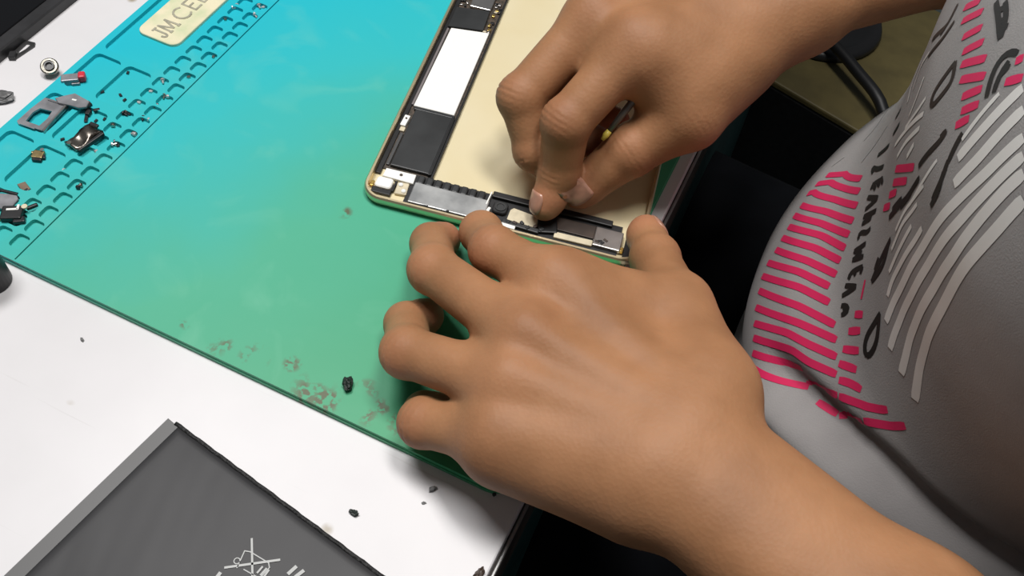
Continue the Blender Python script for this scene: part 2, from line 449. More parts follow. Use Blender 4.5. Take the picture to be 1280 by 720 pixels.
MB().box((88, 15.6, 3.2), (58, 3.4, 2.2), bev=0.4).build('foam_strip', m_black, tab)
cm = MB().prism(rrect(61.0, 5.0, 68.0, 12.0, 2.0, 4), 2.2, 4.2, 0.4).build('round_sensor', m_black, tab)
MB().lathe([(2.6, 0), (2.6, 0.5), (1.8, 0.5), (1.6, 0.2)], (64.5, 8.6, 4.2), 18).build('sensor_ring', m_shield, cm)
MB().prism([(69.0, 3.0), (83.0, 2.4), (83.5, 9.0), (70.5, 10.8), (69.2, 9.2)], 2.2, 3.4, 0.2).build('adhesive_patch', m_gum, tab)
MB().box((66, -0.6, 3.0), (16, 2.2, 1.8), rz=-0.03, bev=0.3).build('adhesive_strip', m_white, tab)
MB().box((76, 1.0, 3.2), (18, 2.6, 1.8), rz=-0.05, bev=0.5).build('flex_bundle', m_shield, tab)
for i in range(6):
    MB().box((70 + i * 3.2, 1.8 + R.uniform(-1, 1), 4.2), (2.0, 1.4, 0.8), rz=R.uniform(-1, 1), bev=0.2).build(
        'torn_flex', [m_black, m_brown, m_shield][i % 3], tab)
MB().box((98, 8.6, 2.6), (24, 7.6, 1.2), bev=0.3).build('brown_flex', m_brown, tab)
MB().box((101, 1.6, 2.9), (18, 3.4, 1.4), rz=0.02, bev=0.4).build('adhesive_strip', m_gum, tab)
MB().box((88, 5.5, 3.2), (9, 9, 1.6), rz=0.25, bev=0.6).build('peeled_flex', m_black, tab)
pc = MB().box((116.6, 6.2, 3.1), (13.2, 11.2, 2.2), bev=0.5).build('charging_port', m_silver, tab)
for i, (x, y, a) in enumerate(((113.2, 3.4, 0.3), (115.6, 4.6, -0.5), (114.4, 2.6, 0.9), (112.0, 2.8, -0.2))):
    MB().box((x, y, 4.3), (2.2, 1.2, 0.5), rz=a, bev=0.15).build('port_scrap', [m_black, m_brown][i % 2], pc)
MB().box((123.8, 2.2, 3.0), (1.6, 2.6, 1.8), bev=0.3).build('corner_contact', m_goldpin, tab)
MB().box((127.6, 5.0, 2.2), (6.0, 14, 1.4), bev=0.3).build('corner_gasket', m_black, tab)

# ================================================================ THE BATTERY
m_pouch = mat('charcoal_pouch', (0.036, 0.036, 0.038), 0.42, spec=0.2, color2=(0.048, 0.048, 0.050), scale=14)
m_fold = mat('grey_pouch_fold', (0.085, 0.085, 0.085), 0.42)
m_tape = mat('black_edge_tape', (0.010, 0.010, 0.010), 0.6, bump=0.8, bscale=700)
m_print = mat('pale_grey_print', (0.46, 0.47, 0.46), 0.5)
bat = thing('tablet_battery', 'flat charcoal pouch battery printed with a crossed-out bin, on the white bench', 'battery',
            (-92.5, -122.5, 0.0), math.radians(-9.2))
pv = []; pf = []; PN, PM = 70, 60
for i in range(PN + 1):
    for j in range(PM + 1):
        x = 6.0 + 112.0 * i / PN; y = -96.0 + 95.1 * j / PM
        edge = min(i, PN - i, j, PM - j)
        u = x * 0.9 + y * 0.45                              # shallow wrinkles run across the foil
        z = 2.95 + 0.12 * noise.noise(Vector((x * 0.045, y * 0.045, 1.0))) + 0.05 * noise.noise(Vector((u * 0.22, y * 0.03, 5.0)))
        if edge == 0: z = 2.35
        elif edge == 1: z = min(z, 2.85)
        pv.append((x, y, z))
for i in range(PN):
    for j in range(PM):
        a = i * (PM + 1) + j; pf.append((a, a + PM + 1, a + PM + 2, a + 1))
rimv = [j for j in range(PM + 1)] + [i * (PM + 1) + PM for i in range(1, PN + 1)] + [PN * (PM + 1) + j for j in range(PM - 1, -1, -1)] + [i * (PM + 1) for i in range(PN - 1, 0, -1)]
nb0 = len(pv); pv += [(pv[k][0], pv[k][1], 0.2) for k in rimv]
for k in range(len(rimv)):
    k2 = (k + 1) % len(rimv); pf.append((rimv[k], rimv[k2], nb0 + k2, nb0 + k))
pf.append(tuple(range(nb0, nb0 + len(rimv))))
mesh('pouch', pv, pf, m_pouch, bat, smooth=True)
MB().prism([(0, -96.0), (6.4, -96.0), (6.4, -0.6), (0, -0.2)], 0.1, 2.2, 0.3).build('side_fold', m_fold, bat)
v = MB()
pts = [(4.0 + i * 2.0, -0.2 + 0.10 * math.sin(i * 1.1) + 0.06 * math.sin(i * 2.3), 1.9) for i in range(57)]
v.tube(pts, 0.95, 8); v.build('edge_tape', m_tape, bat, smooth=True)
def bat_local(p):
    q = Vector((p[0] + 92.5, p[1] + 122.5)); a = math.radians(9.2)
    return (q.x * math.cos(a) - q.y * math.sin(a), q.x * math.sin(a) + q.y * math.cos(a))
sym = MB()
Z = (3.0, 3.28)
flat_stroke(sym, [bat_local((-35.7, -149.2, 3.0)), bat_local((-25.8, -163.3, 3.0))], 0.75, *Z)
flat_stroke(sym, [bat_local((-38.1, -162.3, 3.0)), bat_local((-22.5, -151.3, 3.0))], 0.85, *Z)
flat_stroke(sym, [bat_local((-34.3, -160.5, 3.0)), bat_local((-35.4, -154.1, 3.0)), bat_local((-33.4, -153.5, 3.0)), bat_local((-25.3, -154.0, 3.0)), bat_local((-24.1, -155.3, 3.0)), bat_local((-24.9, -159.6, 3.0))], 0.4, *Z)
flat_stroke(sym, [bat_local((-31.8, -159.9, 3.0)), bat_local((-25.9, -160.1, 3.0))], 0.4, *Z)
cx, cy = bat_local((-35.7, -158.4, 3.0))
flat_stroke(sym, [(cx + 1.1 * math.cos(k * math.pi / 5), cy + 1.1 * math.sin(k * math.pi / 5)) for k in range(11)], 0.35, *Z)
for a, b in (((-26.9, -158.7, 3.0), (-26.5, -156.2, 3.0)), ((-25.4, -158.9, 3.0), (-24.9, -156.1, 3.0)), ((-24.0, -158.9, 3.0), (-23.8, -156.2, 3.0))):
    flat_stroke(sym, [bat_local(a), bat_local(b)], 0.7, *Z)
sym.build('crossed_bin_symbol', m_print, bat)
for a, b in (((-16.9, -154.0, 3.0), (-15.9, -150.9, 3.0)), ((-14.0, -153.8, 3.0), (-12.8, -151.0, 3.0)), ((-38.6, -166.5, 3.0), (-38.5, -164.8, 3.0))):
    sm = MB(); flat_stroke(sm, [bat_local(a), bat_local(b)], 1.3, *Z); sm.build('print_mark', m_print, bat)

# ================================================================ THE PERSON
def sdf_mesh(prims_fn, lo, hi, h, B=8):
    """blocky sparse surface nets of a distance function (mm)"""
    lo = np.array(lo, float); hi = np.array(hi, float)
    nb = np.ceil((hi - lo) / (h * B)).astype(int)
    I = np.stack(np.meshgrid(*[np.arange(n) for n in nb], indexing='ij'), -1).reshape(-1, 3)
    cen = lo + (I + 0.5) * h * B
    d = prims_fn(cen)
    I = I[np.abs(d) < h * B * 0.95 + 2.0]
    N = nb * B + 2
    g = np.arange(B + 1)
    G = np.stack(np.meshgrid(g, g, g, indexing='ij'), -1).reshape(-1, 3)
    cells_id = []; cells_pos = []; edges = []
    cid = lambda ijk: (ijk[..., 0] * N[1] + ijk[..., 1]) * N[2] + ijk[..., 2]
    CH = 400
    for s in range(0, len(I), CH):
        blk = I[s:s + CH]
        gi = blk[:, None, :] * B + G[None]
        val = prims_fn((lo + gi * h).reshape(-1, 3)).reshape(len(blk), B + 1, B + 1, B + 1)
        gi = gi.reshape(len(blk), B + 1, B + 1, B + 1, 3)
        c = [val[:, a:a + B, b:b + B, e:e + B] for a in (0, 1) for b in (0, 1) for e in (0, 1)]
        neg = sum((x < 0).astype(np.int8) for x in c)
        act = np.argwhere((neg > 0) & (neg < 8))
        if len(act):
            cv = np.stack([x[act[:, 0], act[:, 1], act[:, 2], act[:, 3]] for x in c], -1)
            offs = np.array([(a, b, e) for a in (0, 1) for b in (0, 1) for e in (0, 1)], float)
            acc = np.zeros((len(act), 3)); cnt = np.zeros(len(act))
            for p in range(8):
                for q in range(p + 1, 8):
                    if abs(offs[p] - offs[q]).sum() != 1: continue
                    m = (cv[:, p] < 0) != (cv[:, q] < 0)
                    t = np.where(m, cv[:, p] / np.where(m, cv[:, p] - cv[:, q], 1), 0)
                    acc += np.where(m[:, None], offs[p] + t[:, None] * (offs[q] - offs[p]), 0); cnt += m
            base = gi[act[:, 0], act[:, 1], act[:, 2], act[:, 3]]
            cells_id.append(cid(base)); cells_pos.append(lo + (base + acc / cnt[:, None]) * h)
        for ax in range(3):
            o = [0, 0, 0]; o[ax] = 1
            a = val[:, :B, :B, :B] < 0
            b = val[:, o[0]:o[0] + B, o[1]:o[1] + B, o[2]:o[2] + B] < 0
            e = np.argwhere(a != b)
            if len(e):
                base = gi[e[:, 0], e[:, 1], e[:, 2], e[:, 3]]
                edges.append((ax, base, a[e[:, 0], e[:, 1], e[:, 2], e[:, 3]]))
    ids = np.concatenate(cells_id); pos = np.concatenate(cells_pos)
    o = np.argsort(ids); ids = ids[o]; pos = pos[o]
    faces = []
    for ax, base, inside in edges:
        u, v = [(1, 2), (2, 0), (0, 1)][ax]
        q = []
        for du, dv in ((-1, -1), (0, -1), (0, 0), (-1, 0)):
            k = base.copy(); k[:, u] += du; k[:, v] += dv
            q.append(cid(k))
        q = np.stack(q, -1)
        j = np.searchsorted(ids, q); j = np.minimum(j, len(ids) - 1)
        ok = (ids[j] == q).all(1)
        j = j[ok]; ins = inside[ok]
        j[~ins] = j[~ins][:, ::-1]
        faces.append(j)
    faces = np.concatenate(faces)
    for _ in range(2):                                   # pull the vertices onto the surface
        d = prims_fn(pos); e = 0.3
        gr = np.stack([prims_fn(pos + np.eye(3)[k] * e) - prims_fn(pos - np.eye(3)[k] * e) for k in range(3)], -1) / (2 * e)
        L = np.maximum((gr ** 2).sum(1), 0.2)
        pos = pos - np.clip(d / L, -h, h)[:, None] * gr
    return pos, faces

def cone(p, a, b, ra, rb):
    a = np.asarray(a, float); b = np.asarray(b, float); ba = b - a
    t = np.clip(((p - a) @ ba) / max(ba @ ba, 1e-9), 0, 1)
    return np.linalg.norm(p - a - t[:, None] * ba, axis=1) - (ra + (rb - ra) * t)
def smin(a, b, k):
    h = np.maximum(k - np.abs(a - b), 0) / k
    return np.minimum(a, b) - h * h * k * 0.25
def chain(p, pts, rad, k=3.0):
    d = None
    for i in range(len(pts) - 1):
        c = cone(p, pts[i], pts[i + 1], rad[i], rad[i + 1])
        d = c if d is None else smin(d, c, k)
    return d
V3 = lambda t: np.array(t, float)

def finger_dist(p, J, rad, dorsal):
    """one finger: three tapered phalanges with slight joint swellings and a padded tip"""
    J = [V3(j) for j in J]
    d = chain(p, J, rad, 2.0)
    for i in (1, 2):
        d = smin(d, np.linalg.norm(p - (J[i] + dorsal[i] * 0.6), axis=1) - rad[i] * 1.0, 3.0)
    ax = J[3] - J[2]; ax = ax / np.linalg.norm(ax)
    pad = J[3] - ax * 4.0 - dorsal[3] * 1.2
    d = smin(d, np.linalg.norm(p - pad, axis=1) - rad[3] * 1.06, 3.0)
    # knuckle creases across the back of the middle joint and the tip joint
    for i, nn, amp in ((1, 5, 0.42), (2, 3, 0.34)):
        ti = J[i + 1] - J[i - 1]; ti = ti / np.linalg.norm(ti)
        q = p - J[i]
        along = q @ ti
        side = q @ dorsal[i]
        w = np.exp(-(along / (2.0 * nn / 2)) ** 2) * np.clip(side / rad[i], 0, 1)
        lat = np.linalg.norm(q - along[:, None] * ti, axis=1)
        w = w * (lat < rad[i] * 1.8)
        d = d + amp * w * np.clip(np.cos(along * 2.3 + 0.25 * np.sin(lat * 1.1 + i)), 0, 1) ** 2
    return d

def dorsals(J, hint):
    """outward (back of finger) direction at each joint"""
    J = [V3(j) for j in J]; out = []
    for i in range(4):
        t = J[min(i + 1, 3)] - J[max(i - 1, 0)]
        t = t / np.linalg.norm(t)
        if hint is None:
            m = (J[0] + J[3]) / 2
            n = (J[1] + J[2]) / 2 - m
        else: n = V3(hint)
        n = n - t * (n @ t); out.append(n / np.linalg.norm(n))
    return out

RAD_L = {'index': (10.8, 9.7, 8.7, 7.2), 'middle': (11.0, 9.9, 8.7, 7.2), 'ring': (10.8, 9.8, 8.6, 7.0),
       'pinky': (10.2, 9.2, 7.9, 6.2), 'thumb': (13.5, 11.5, 10.2, 7.8)}
RAD_R = {'index': (11.4, 10.7, 9.4, 7.0), 'middle': (11.4, 10.5, 9.0, 7.0), 'ring': (10.8, 9.6, 8.4, 6.8),
       'pinky': (9.8, 8.6, 7.6, 6.0), 'thumb': (15.0, 13.2, 11.8, 8.6)}

LEFT = dict(
    index=[(24.6, -24.1, 50.0), (-5.2, -13.5, 40.0), (-17.4, 1.1, 28.0), (-22.3, 9.6, 18.5)],
    middle=[(25.7, -53.0, 52.0), (-24.3, -29.9, 34.0), (-36.7, -7.6, 18.0), (-35.6, 1.8, 12.2)],
    ring=[(28.1, -71.9, 48.0), (-15.5, -68.1, 32.0), (-26.5, -48.5, 17.0), (-22.9, -37.8, 12.0)],
    pinky=[(32.2, -88.3, 39.0), (2.2, -87.6, 23.0), (-1.6, -79.1, 13.0), (5.1, -72.8, 11.0)],
    thumb=[(93.7, -38.9, 48.0), (71.0, -4.2, 40.0), (53.7, 24.3, 28.0), (44.6, 43.9, 19.0)])
LW = (93.7, -69.6, 48.0); LE = (326.9, -144.4, 40.9)
RIGHT = dict(
    index=[(9.8, 89.0, 76.0), (-4.5, 55.6, 53.0), (-1.9, 50.3, 28.0), (-2.8, 38.6, 15.5)],
    middle=[(-13.7, 101.3, 74.0), (-29.5, 63.8, 49.0), (-16.6, 53.6, 31.0), (-5.5, 55.5, 20.0)],
    ring=[(-18.0, 117.0, 61.0), (-30.0, 80.0, 37.0), (-10.0, 72.0, 25.0), (6.0, 80.0, 24.0)],
    pinky=[(-18.0, 132.0, 48.0), (-26.0, 98.0, 29.0), (-8.0, 92.0, 21.0), (8.0, 100.0, 22.0)],
    thumb=[(50.0, 117.9, 62.0), (42.2, 87.5, 52.0), (23.3, 70.7, 36.0), (8.1, 52.9, 17.8)])
RW = (64.8, 165.4, 76.0); RE = (250.0, 335.0, 112.0)

def hand_fn(RAD, H, W, E, thumb_hint, palm_up, web, extra, flat):
    W = V3(W); E = V3(E)
    ax = (E - W) / np.linalg.norm(E - W)
    up = V3(palm_up); up = up - ax * (up @ ax); up /= np.linalg.norm(up)
    sd = np.cross(ax, up)
    if sd @ (V3(H['index'][0]) - V3(H['pinky'][0])) < 0: sd = -sd     # sd points to the thumb side
    F = ('index', 'middle', 'ring', 'pinky')
    dors = {n: dorsals(H[n], None) for n in F}
    dors['thumb'] = dorsals(H['thumb'], thumb_hint)
    carp = {n: W + sd * o + up * 2.0 - ax * 6 for n, o in zip(F, (13, 5, -4, -12))}
    def fn(p):
        palm = None
        # forearm: two parallel tapered bones' worth of volume
        for o, r0, r1, r2 in ((9.0, 18.0, 18.6, 25.0), (-9.5, 19.0, 19.6, 26.0)):
            a = W + sd * o; m = W + ax * 90 + sd * o * 1.15; e = E + sd * o * 0.8
            c = smin(cone(p, a, m, r0, r1), cone(p, m, e, r1, r2), 20)
            palm = c if palm is None else smin(palm, c, 16)
        for n, rr in zip(F, (13.5, 13.5, 13.0, 12.0)):
            m = V3(H[n][0])
            c = cone(p, carp[n] - up * 4, m - up * 3.5, 17.0, rr)
            palm = smin(palm, c, 12)
        # fleshy underside so that the palm is a slab and not four rods
        for (n1, n2) in (('index', 'middle'), ('middle', 'ring'), ('ring', 'pinky')):
            a = (V3(H[n1][0]) + V3(H[n2][0])) / 2
            c = cone(p, W - ax * 22 - up * 6, a - up * 7, 16.0, 11.0)
            palm = smin(palm, c, 10)
            # web of skin between the finger roots
            q = (V3(H[n1][0]) * 0.66 + V3(H[n1][1]) * 0.34 + V3(H[n2][0]) * 0.66 + V3(H[n2][1]) * 0.34) / 2
            palm = smin(palm, cone(p, a - up * 4, q - up * 5, 9.5, 5.0), 7)
        # knuckles and the cords running back from them
        for n in F:
            m = V3(H[n][0])
            palm = smin(palm, np.linalg.norm(p - (m + up * 2.6), axis=1) - 9.6, 8)
            palm = smin(palm, cone(p, m + up * 9.0, carp[n] + up * 10.0, 1.8, 0.8), 9)
        # thumb base and the muscle between thumb and index
        T = [V3(t) for t in H['thumb']]
        palm = smin(palm, cone(p, W + sd * 10 - ax * 8 - up * 5, T[0], 15.0, 14.0), 16)
        palm = smin(palm, cone(p, T[0], T[1], 14.0, 12.3), 14)
        for a, b, ra, rb in web:
            palm = smin(palm, cone(p, V3(a), V3(b), ra, rb), 12)
        for a, b, ra, rb in extra:
            palm = smin(palm, cone(p, V3(a), V3(b), ra, rb), 14)
        res = None
        for n in F:
            d = finger_dist(p, H[n], RAD[n], dors[n])
            d = smin(palm, d, 7.0)
            res = d if res is None else smin(res, d, 1.0)
        d = finger_dist(p, H['thumb'], RAD['thumb'], dors['thumb'])
        d = smin(palm, d, 9.0)
        return smin(res, d, 1.0)
    return fn, dors, (ax, up, sd)

left_fn, left_d, left_fr = hand_fn(RAD_L, LEFT, LW, LE, (1.0, 0.2, 0.45), (0.0, -0.1, 1.0),
    [((39.3, -22.5, 45.0), (68.8, -12.1, 41.0), 12.5, 11.5), ((29.1, -23.5, 48.0), (51.1, -12.5, 42.0), 11.0, 9.5)],
    [((37.5, -86.8, 36.0), (81.8, -83.2, 40.0), 14.0, 18.0)], 1.0)
right_fn, right_d, right_fr = hand_fn(RAD_R, RIGHT, RW, RE, (0.15, -0.6, 0.75), (-0.45, 0.1, 0.78),
    [((16.8, 94.6, 74.0), (40.5, 102.3, 66.0), 14.0, 16.0), ((17.5, 92.0, 70.0), (35.7, 91.5, 62.0), 12.5, 13.0), ((18.8, 91.1, 62.0), (36.6, 87.7, 56.0), 9.5, 10.0)],
    [((-15.0, 132.0, 52.0), (50.0, 178.0, 62.0), 13.0, 18.0)], 1.0)

def bounds(H, W, E, pad=42):
    P = np.array([V3(j) for J in H.values() for j in J] + [V3(W), V3(E)])
    return P.min(0) - pad, P.max(0) + pad
lp, lf = sdf_mesh(left_fn, *bounds(LEFT, LW, LE), 1.05)
rp, rf = sdf_mesh(right_fn, *bounds(RIGHT, RW, RE), 1.05)

# <shirt>
def _lerp(tab, s):
    """smooth curve through the table (finite-difference cubic)"""
    n = len(tab)
    if s <= tab[0][0]: return tab[0][1]
    if s >= tab[-1][0]: return tab[-1][1]
    i = 0
    while tab[i + 1][0] < s: i += 1
    def sl(k):
        a, b = max(k - 1, 0), min(k + 1, n - 1)
        return (tab[b][1] - tab[a][1]) / (tab[b][0] - tab[a][0])
    (x0, y0), (x1, y1) = tab[i], tab[i + 1]
    h = x1 - x0; t = (s - x0) / h
    return ((2 * t ** 3 - 3 * t * t + 1) * y0 + (t ** 3 - 2 * t * t + t) * h * sl(i)
            + (-2 * t ** 3 + 3 * t * t) * y1 + (t ** 3 - t * t) * h * sl(i + 1))
XF = [(-150, 134), (-125, 112), (-104, 104), (-88, 107), (-74, 115), (-58, 106), (-30, 98), (10, 106), (40, 119), (70, 123), (100, 121), (130, 119), (170, 126), (230, 150), (300, 190)]
AY = [(-150, 138), (-125, 150), (-104, 160), (-88, 156), (-74, 142), (-58, 148), (-30, 151), (40, 152), (150, 165), (230, 172), (300, 120)]
AX = [(-150, 112), (-40, 122), (60, 118), (200, 110), (300, 80)]
CY = 108.0
def shirt_point(phi, s):
    """torso surface: phi = angle from the chest centre (positive towards the wearer's left), s = height"""
    # the fabric fold climbs towards the flank
    w = 0.5 - 0.5 * math.cos(min(abs(phi), math.pi / 2) * 2)
    low = max(0.0, min(1.0, (40 - s) / 140.0))
    z = s + 52.0 * w * low * (1 if phi > 0 else 0.4)
    ax = _lerp(AX, s); ay = _lerp(AY, s); xf = _lerp(XF, s)
    c = math.cos(phi); q = math.sin(phi); e = 2 / (2.35 if phi > 0 else 1.9)
    x = xf + ax - ax * math.copysign(abs(c) ** e, c)
    y = CY - ay * math.copysign(abs(q) ** e, q)
    # soft drapery
    r = 1.6 * math.sin(phi * 3.0 + s * 0.03 + 0.6) * math.exp(-((s + 10) / 70.0) ** 2)
    # crease where the belly folds, with a roll of cloth hanging below it
    if phi > 0.45:
        fd = min(1.0, (phi - 0.45) / 0.3); fd = fd * fd * (3 - 2 * fd)
        sc = 20.0 - 57.0 * max(0.0, 1.05 - phi) ** 1.3
        r += fd * (-8.0 * math.exp(-((s - sc) / 8.0) ** 2) + 7.0 * math.exp(-((s - sc + 23) / 12.0) ** 2))
    return (x - r * c, y - r * q, z)
# </shirt>

person = thing('person', 'person in grey printed T-shirt working on the tablet with both hands', 'person', (0, 0, -750))
def skin_material():
    m = bpy.data.materials.new('skin'); m.use_nodes = True
    nt = m.node_tree; b = nt.nodes['Principled BSDF']; L = nt.links.new
    tc = nt.nodes.new('ShaderNodeTexCoord')
    at = nt.nodes.new('ShaderNodeAttribute'); at.attribute_name = 'flush'
    n1 = nt.nodes.new('ShaderNodeTexNoise'); n1.inputs['Scale'].default_value = 32; n1.inputs['Detail'].default_value = 7
    L(tc.outputs['Object'], n1.inputs['Vector'])
    r1 = nt.nodes.new('ShaderNodeValToRGB')
    r1.color_ramp.elements[0].position = 0.3; r1.color_ramp.elements[0].color = (0.285, 0.134, 0.060, 1)
    r1.color_ramp.elements[1].position = 0.72; r1.color_ramp.elements[1].color = (0.43, 0.212, 0.102, 1)
    L(n1.outputs['Fac'], r1.inputs['Fac'])
    mx = nt.nodes.new('ShaderNodeMix'); mx.data_type = 'RGBA'
    L(at.outputs['Fac'], mx.inputs['Factor']); L(r1.outputs['Color'], mx.inputs['A'])
    mx.inputs['B'].default_value = (0.45, 0.175, 0.10, 1)
    L(mx.outputs['Result'], b.inputs['Base Color'])
    b.inputs['Roughness'].default_value = 0.58
    b.inputs['Specular IOR Level'].default_value = 0.35
    b.inputs['Subsurface Weight'].default_value = 0.12
    b.inputs['Subsurface Radius'].default_value = (1.0, 0.35, 0.2)
    b.inputs['Subsurface Scale'].default_value = 0.003
    vo = nt.nodes.new('ShaderNodeTexVoronoi'); vo.inputs['Scale'].default_value = 620
    L(tc.outputs['Object'], vo.inputs['Vector'])
    n2 = nt.nodes.new('ShaderNodeTexNoise'); n2.inputs['Scale'].default_value = 150; n2.inputs['Detail'].default_value = 4
    L(tc.outputs['Object'], n2.inputs['Vector'])
    ad = nt.nodes.new('ShaderNodeMath'); ad.operation = 'ADD'
    L(vo.outputs['Distance'], ad.inputs[0]); L(n2.outputs['Fac'], ad.inputs[1])
    bp = nt.nodes.new('ShaderNodeBump'); bp.inputs['Strength'].default_value = 0.16; bp.inputs['Distance'].default_value = 0.0005
    L(ad.outputs[0], bp.inputs['Height']); L(bp.outputs['Normal'], b.inputs['Normal'])
    return m
m_skin = skin_material()

# upper arms and trunk under the shirt, coarser
SHL = V3((262.0, -58.0, 285.0)); SHR = V3((262.0, 274.0, 285.0))
def trunk_fn(p):
    d = cone(p, SHL, V3(LE) + V3((4, 0, 0)), 42, 33)
    d = smin(d, cone(p, SHR, V3(RE) + V3((4, 0, 0)), 42, 33), 10)
    d = smin(d, cone(p, SHL, SHR, 44, 44), 30)
    d = smin(d, cone(p, V3((240.0, 70.0, 250.0)), V3((245.0, 70.0, -60.0)), 62, 70), 40)
    d = smin(d, cone(p, V3((240.0, 146.0, 250.0)), V3((245.0, 146.0, -60.0)), 62, 70), 40)
    return d
tp, tf = sdf_mesh(trunk_fn, (120, -230, -150), (420, 430, 350), 6.0)
allp = np.concatenate([lp, rp, tp]); allf = np.concatenate([lf, rf + len(lp), tf + len(lp) + len(rp)])
flush = np.zeros(len(allp))
for H, D in ((LEFT, left_d), (RIGHT, right_d)):
    for n, J in H.items():
        J = [V3(j) for j in J]
        tip = J[3]
        flush = np.maximum(flush, 0.75 * np.clip(1.15 - np.linalg.norm(allp - tip, axis=1) / 15.0, 0, 1))
        for i, s in ((1, 0.35), (2, 0.25)):
            flush = np.maximum(flush, s * np.clip(1.2 - np.linalg.norm(allp - (J[i] + D[n][i] * 6), axis=1) / 11.0, 0, 1))
        if n != 'thumb':
            flush = np.maximum(flush, 0.25 * np.clip(1.2 - np.linalg.norm(allp - J[0], axis=1) / 16.0, 0, 1))
me = bpy.data.meshes.new('body')
base = np.array((0, 0, -750.0))
me.from_pydata(((allp - base) * MM).tolist(), [], allf.tolist())
me.polygons.foreach_set('use_smooth', [True] * len(me.polygons))
att = me.attributes.new('flush', 'FLOAT', 'POINT'); att.data.foreach_set('value', flush.astype(np.float32))
me.materials.append(m_skin)
body = link('body', me, person)
body['label'] = 'bare brown forearms and hands'

# fingernails
m_nail = mat('fingernail', (0.47, 0.245, 0.17), 0.30, var=0.15, scale=300, coat=0.3)
def nail(fn, J, D, r, width=0.85, length=10.5):
    J = [V3(j) for j in J]; ax = J[3] - J[2]; ax /= np.linalg.norm(ax)
    up = D[3]; sd = np.cross(ax, up)
    v = []; f = []; nu, nv = 8, 7
    for i in range(nv + 1):
        t = i / nv
        c = J[3] + ax * (r * 0.72 - length * (1 - t))
        rr = r * (1.13 - 0.10 * t)
        for k in range(nu + 1):
            a = (k / nu * 2 - 1) * width * (1 - 0.22 * abs(2 * t - 1) ** 3)
            v.append(c + (up * math.cos(a) + sd * math.sin(a)) * rr - up * (0.9 * t * t))
    v = np.array(v); ctr = np.repeat(np.array([J[3] + ax * (r * 0.72 - length * (1 - i / nv)) for i in range(nv + 1)]), nu + 1, axis=0)
    dirs = v - ctr; dirs /= np.linalg.norm(dirs, axis=1)[:, None]
    for _ in range(6): v = v + dirs * np.clip(0.38 - fn(v), -1.5, 1.5)[:, None]
    n = len(v)
    v = [tuple(x - base) for x in v] + [tuple(x - base - dd * 0.8) for x, dd in zip(v, dirs)]
    for i in range(nv):
        for k in range(nu):
            q = (i * (nu + 1) + k, i * (nu + 1) + k + 1, (i + 1) * (nu + 1) + k + 1, (i + 1) * (nu + 1) + k)
            f.append(q); f.append(tuple(x + n for x in q[::-1]))
    rim = [k for k in range(nu + 1)] + [(i * (nu + 1) + nu) for i in range(1, nv + 1)] + \
          [nv * (nu + 1) + k for k in range(nu - 1, -1, -1)] + [i * (nu + 1) for i in range(nv - 1, 0, -1)]
    for a, b in zip(rim, rim[1:] + rim[:1]): f.append((a, b, b + n, a + n))
    o = mesh('fingernail', v, f, m_nail, body, smooth=True)
    return o
for n in ('index', 'middle', 'ring', 'pinky', 'thumb'):
    nail(left_fn, LEFT[n], left_d[n], RAD_L[n][3], 0.95, 10.0 if n != 'thumb' else 13.0)
    nail(right_fn, RIGHT[n], right_d[n], RAD_R[n][3], 0.95 if n != 'thumb' else 0.72, 10.0 if n != 'thumb' else 12.0)

# ---- T-shirt
m_shirt = mat('grey_jersey', (0.36, 0.343, 0.337), 0.88, color2=(0.32, 0.305, 0.30), scale=35, bump=0.2, bscale=1500, spec=0.2)
def rel(p): return (p[0] - base[0], p[1] - base[1], p[2] - base[2])
def shirt_normal(phi, s):
    e1, e2 = 0.01, 1.0
    a = Vector(shirt_point(phi + e1, s)) - Vector(shirt_point(phi - e1, s))
    b = Vector(shirt_point(phi, s + e2)) - Vector(shirt_point(phi, s - e2))
    n = b.cross(a).normalized()
    return n if n.dot(Vector((-math.cos(phi), -math.sin(phi), 0))) > 0 else -n
NU, S0, S1, DS = 240, -280, 600, 5
rows = []
v = []; f = []
ss = list(range(S0, S1 + 1, DS))
for s in ss:
    for k in range(NU):
        v.append(rel(shirt_point(-math.pi + 2 * math.pi * k / NU, s / 2)))
for i in range(len(ss) - 1):
    for k in range(NU):
        f.append((i * NU + k, i * NU + (k + 1) % NU, (i + 1) * NU + (k + 1) % NU, (i + 1) * NU + k))
tshirt = mesh('t_shirt', v, f, m_shirt, person, smooth=True)
tshirt['label'] = 'grey T-shirt with pink and white stripe print'
sol = tshirt.modifiers.new('cloth', 'SOLIDIFY'); sol.thickness = 0.0012; sol.offset = -1
for SH, E in ((SHL, LE), (SHR, RE)):
    SHv = Vector(SH); Ev = Vector(E); d = (Ev - SHv)
    mb = MB(); pts = [SHv - Vector((0, 0, 0)), SHv + d * 0.25, SHv + d * 0.55]
    vv = []; ff = []
    t = d.normalized(); u = t.orthogonal().normalized(); b2 = t.cross(u); seg = 28
    for i in range(9):
        q = SHv + d * (0.55 * i / 8)
        for k in range(seg):
            a = 2 * math.pi * k / seg; r = 54 + 3 * math.sin(a * 3 + i) 
            vv.append(rel(q + (u * math.cos(a) + b2 * math.sin(a)) * r))
    for i in range(8):
        for k in range(seg):
            ff.append((i * seg + k, i * seg + (k + 1) % seg, (i + 1) * seg + (k + 1) % seg, (i + 1) * seg + k))
    sl = mesh('sleeve', vv, ff, m_shirt, tshirt, smooth=True)
    so = sl.modifiers.new('cloth', 'SOLIDIFY'); so.thickness = 0.0012; so.offset = -1

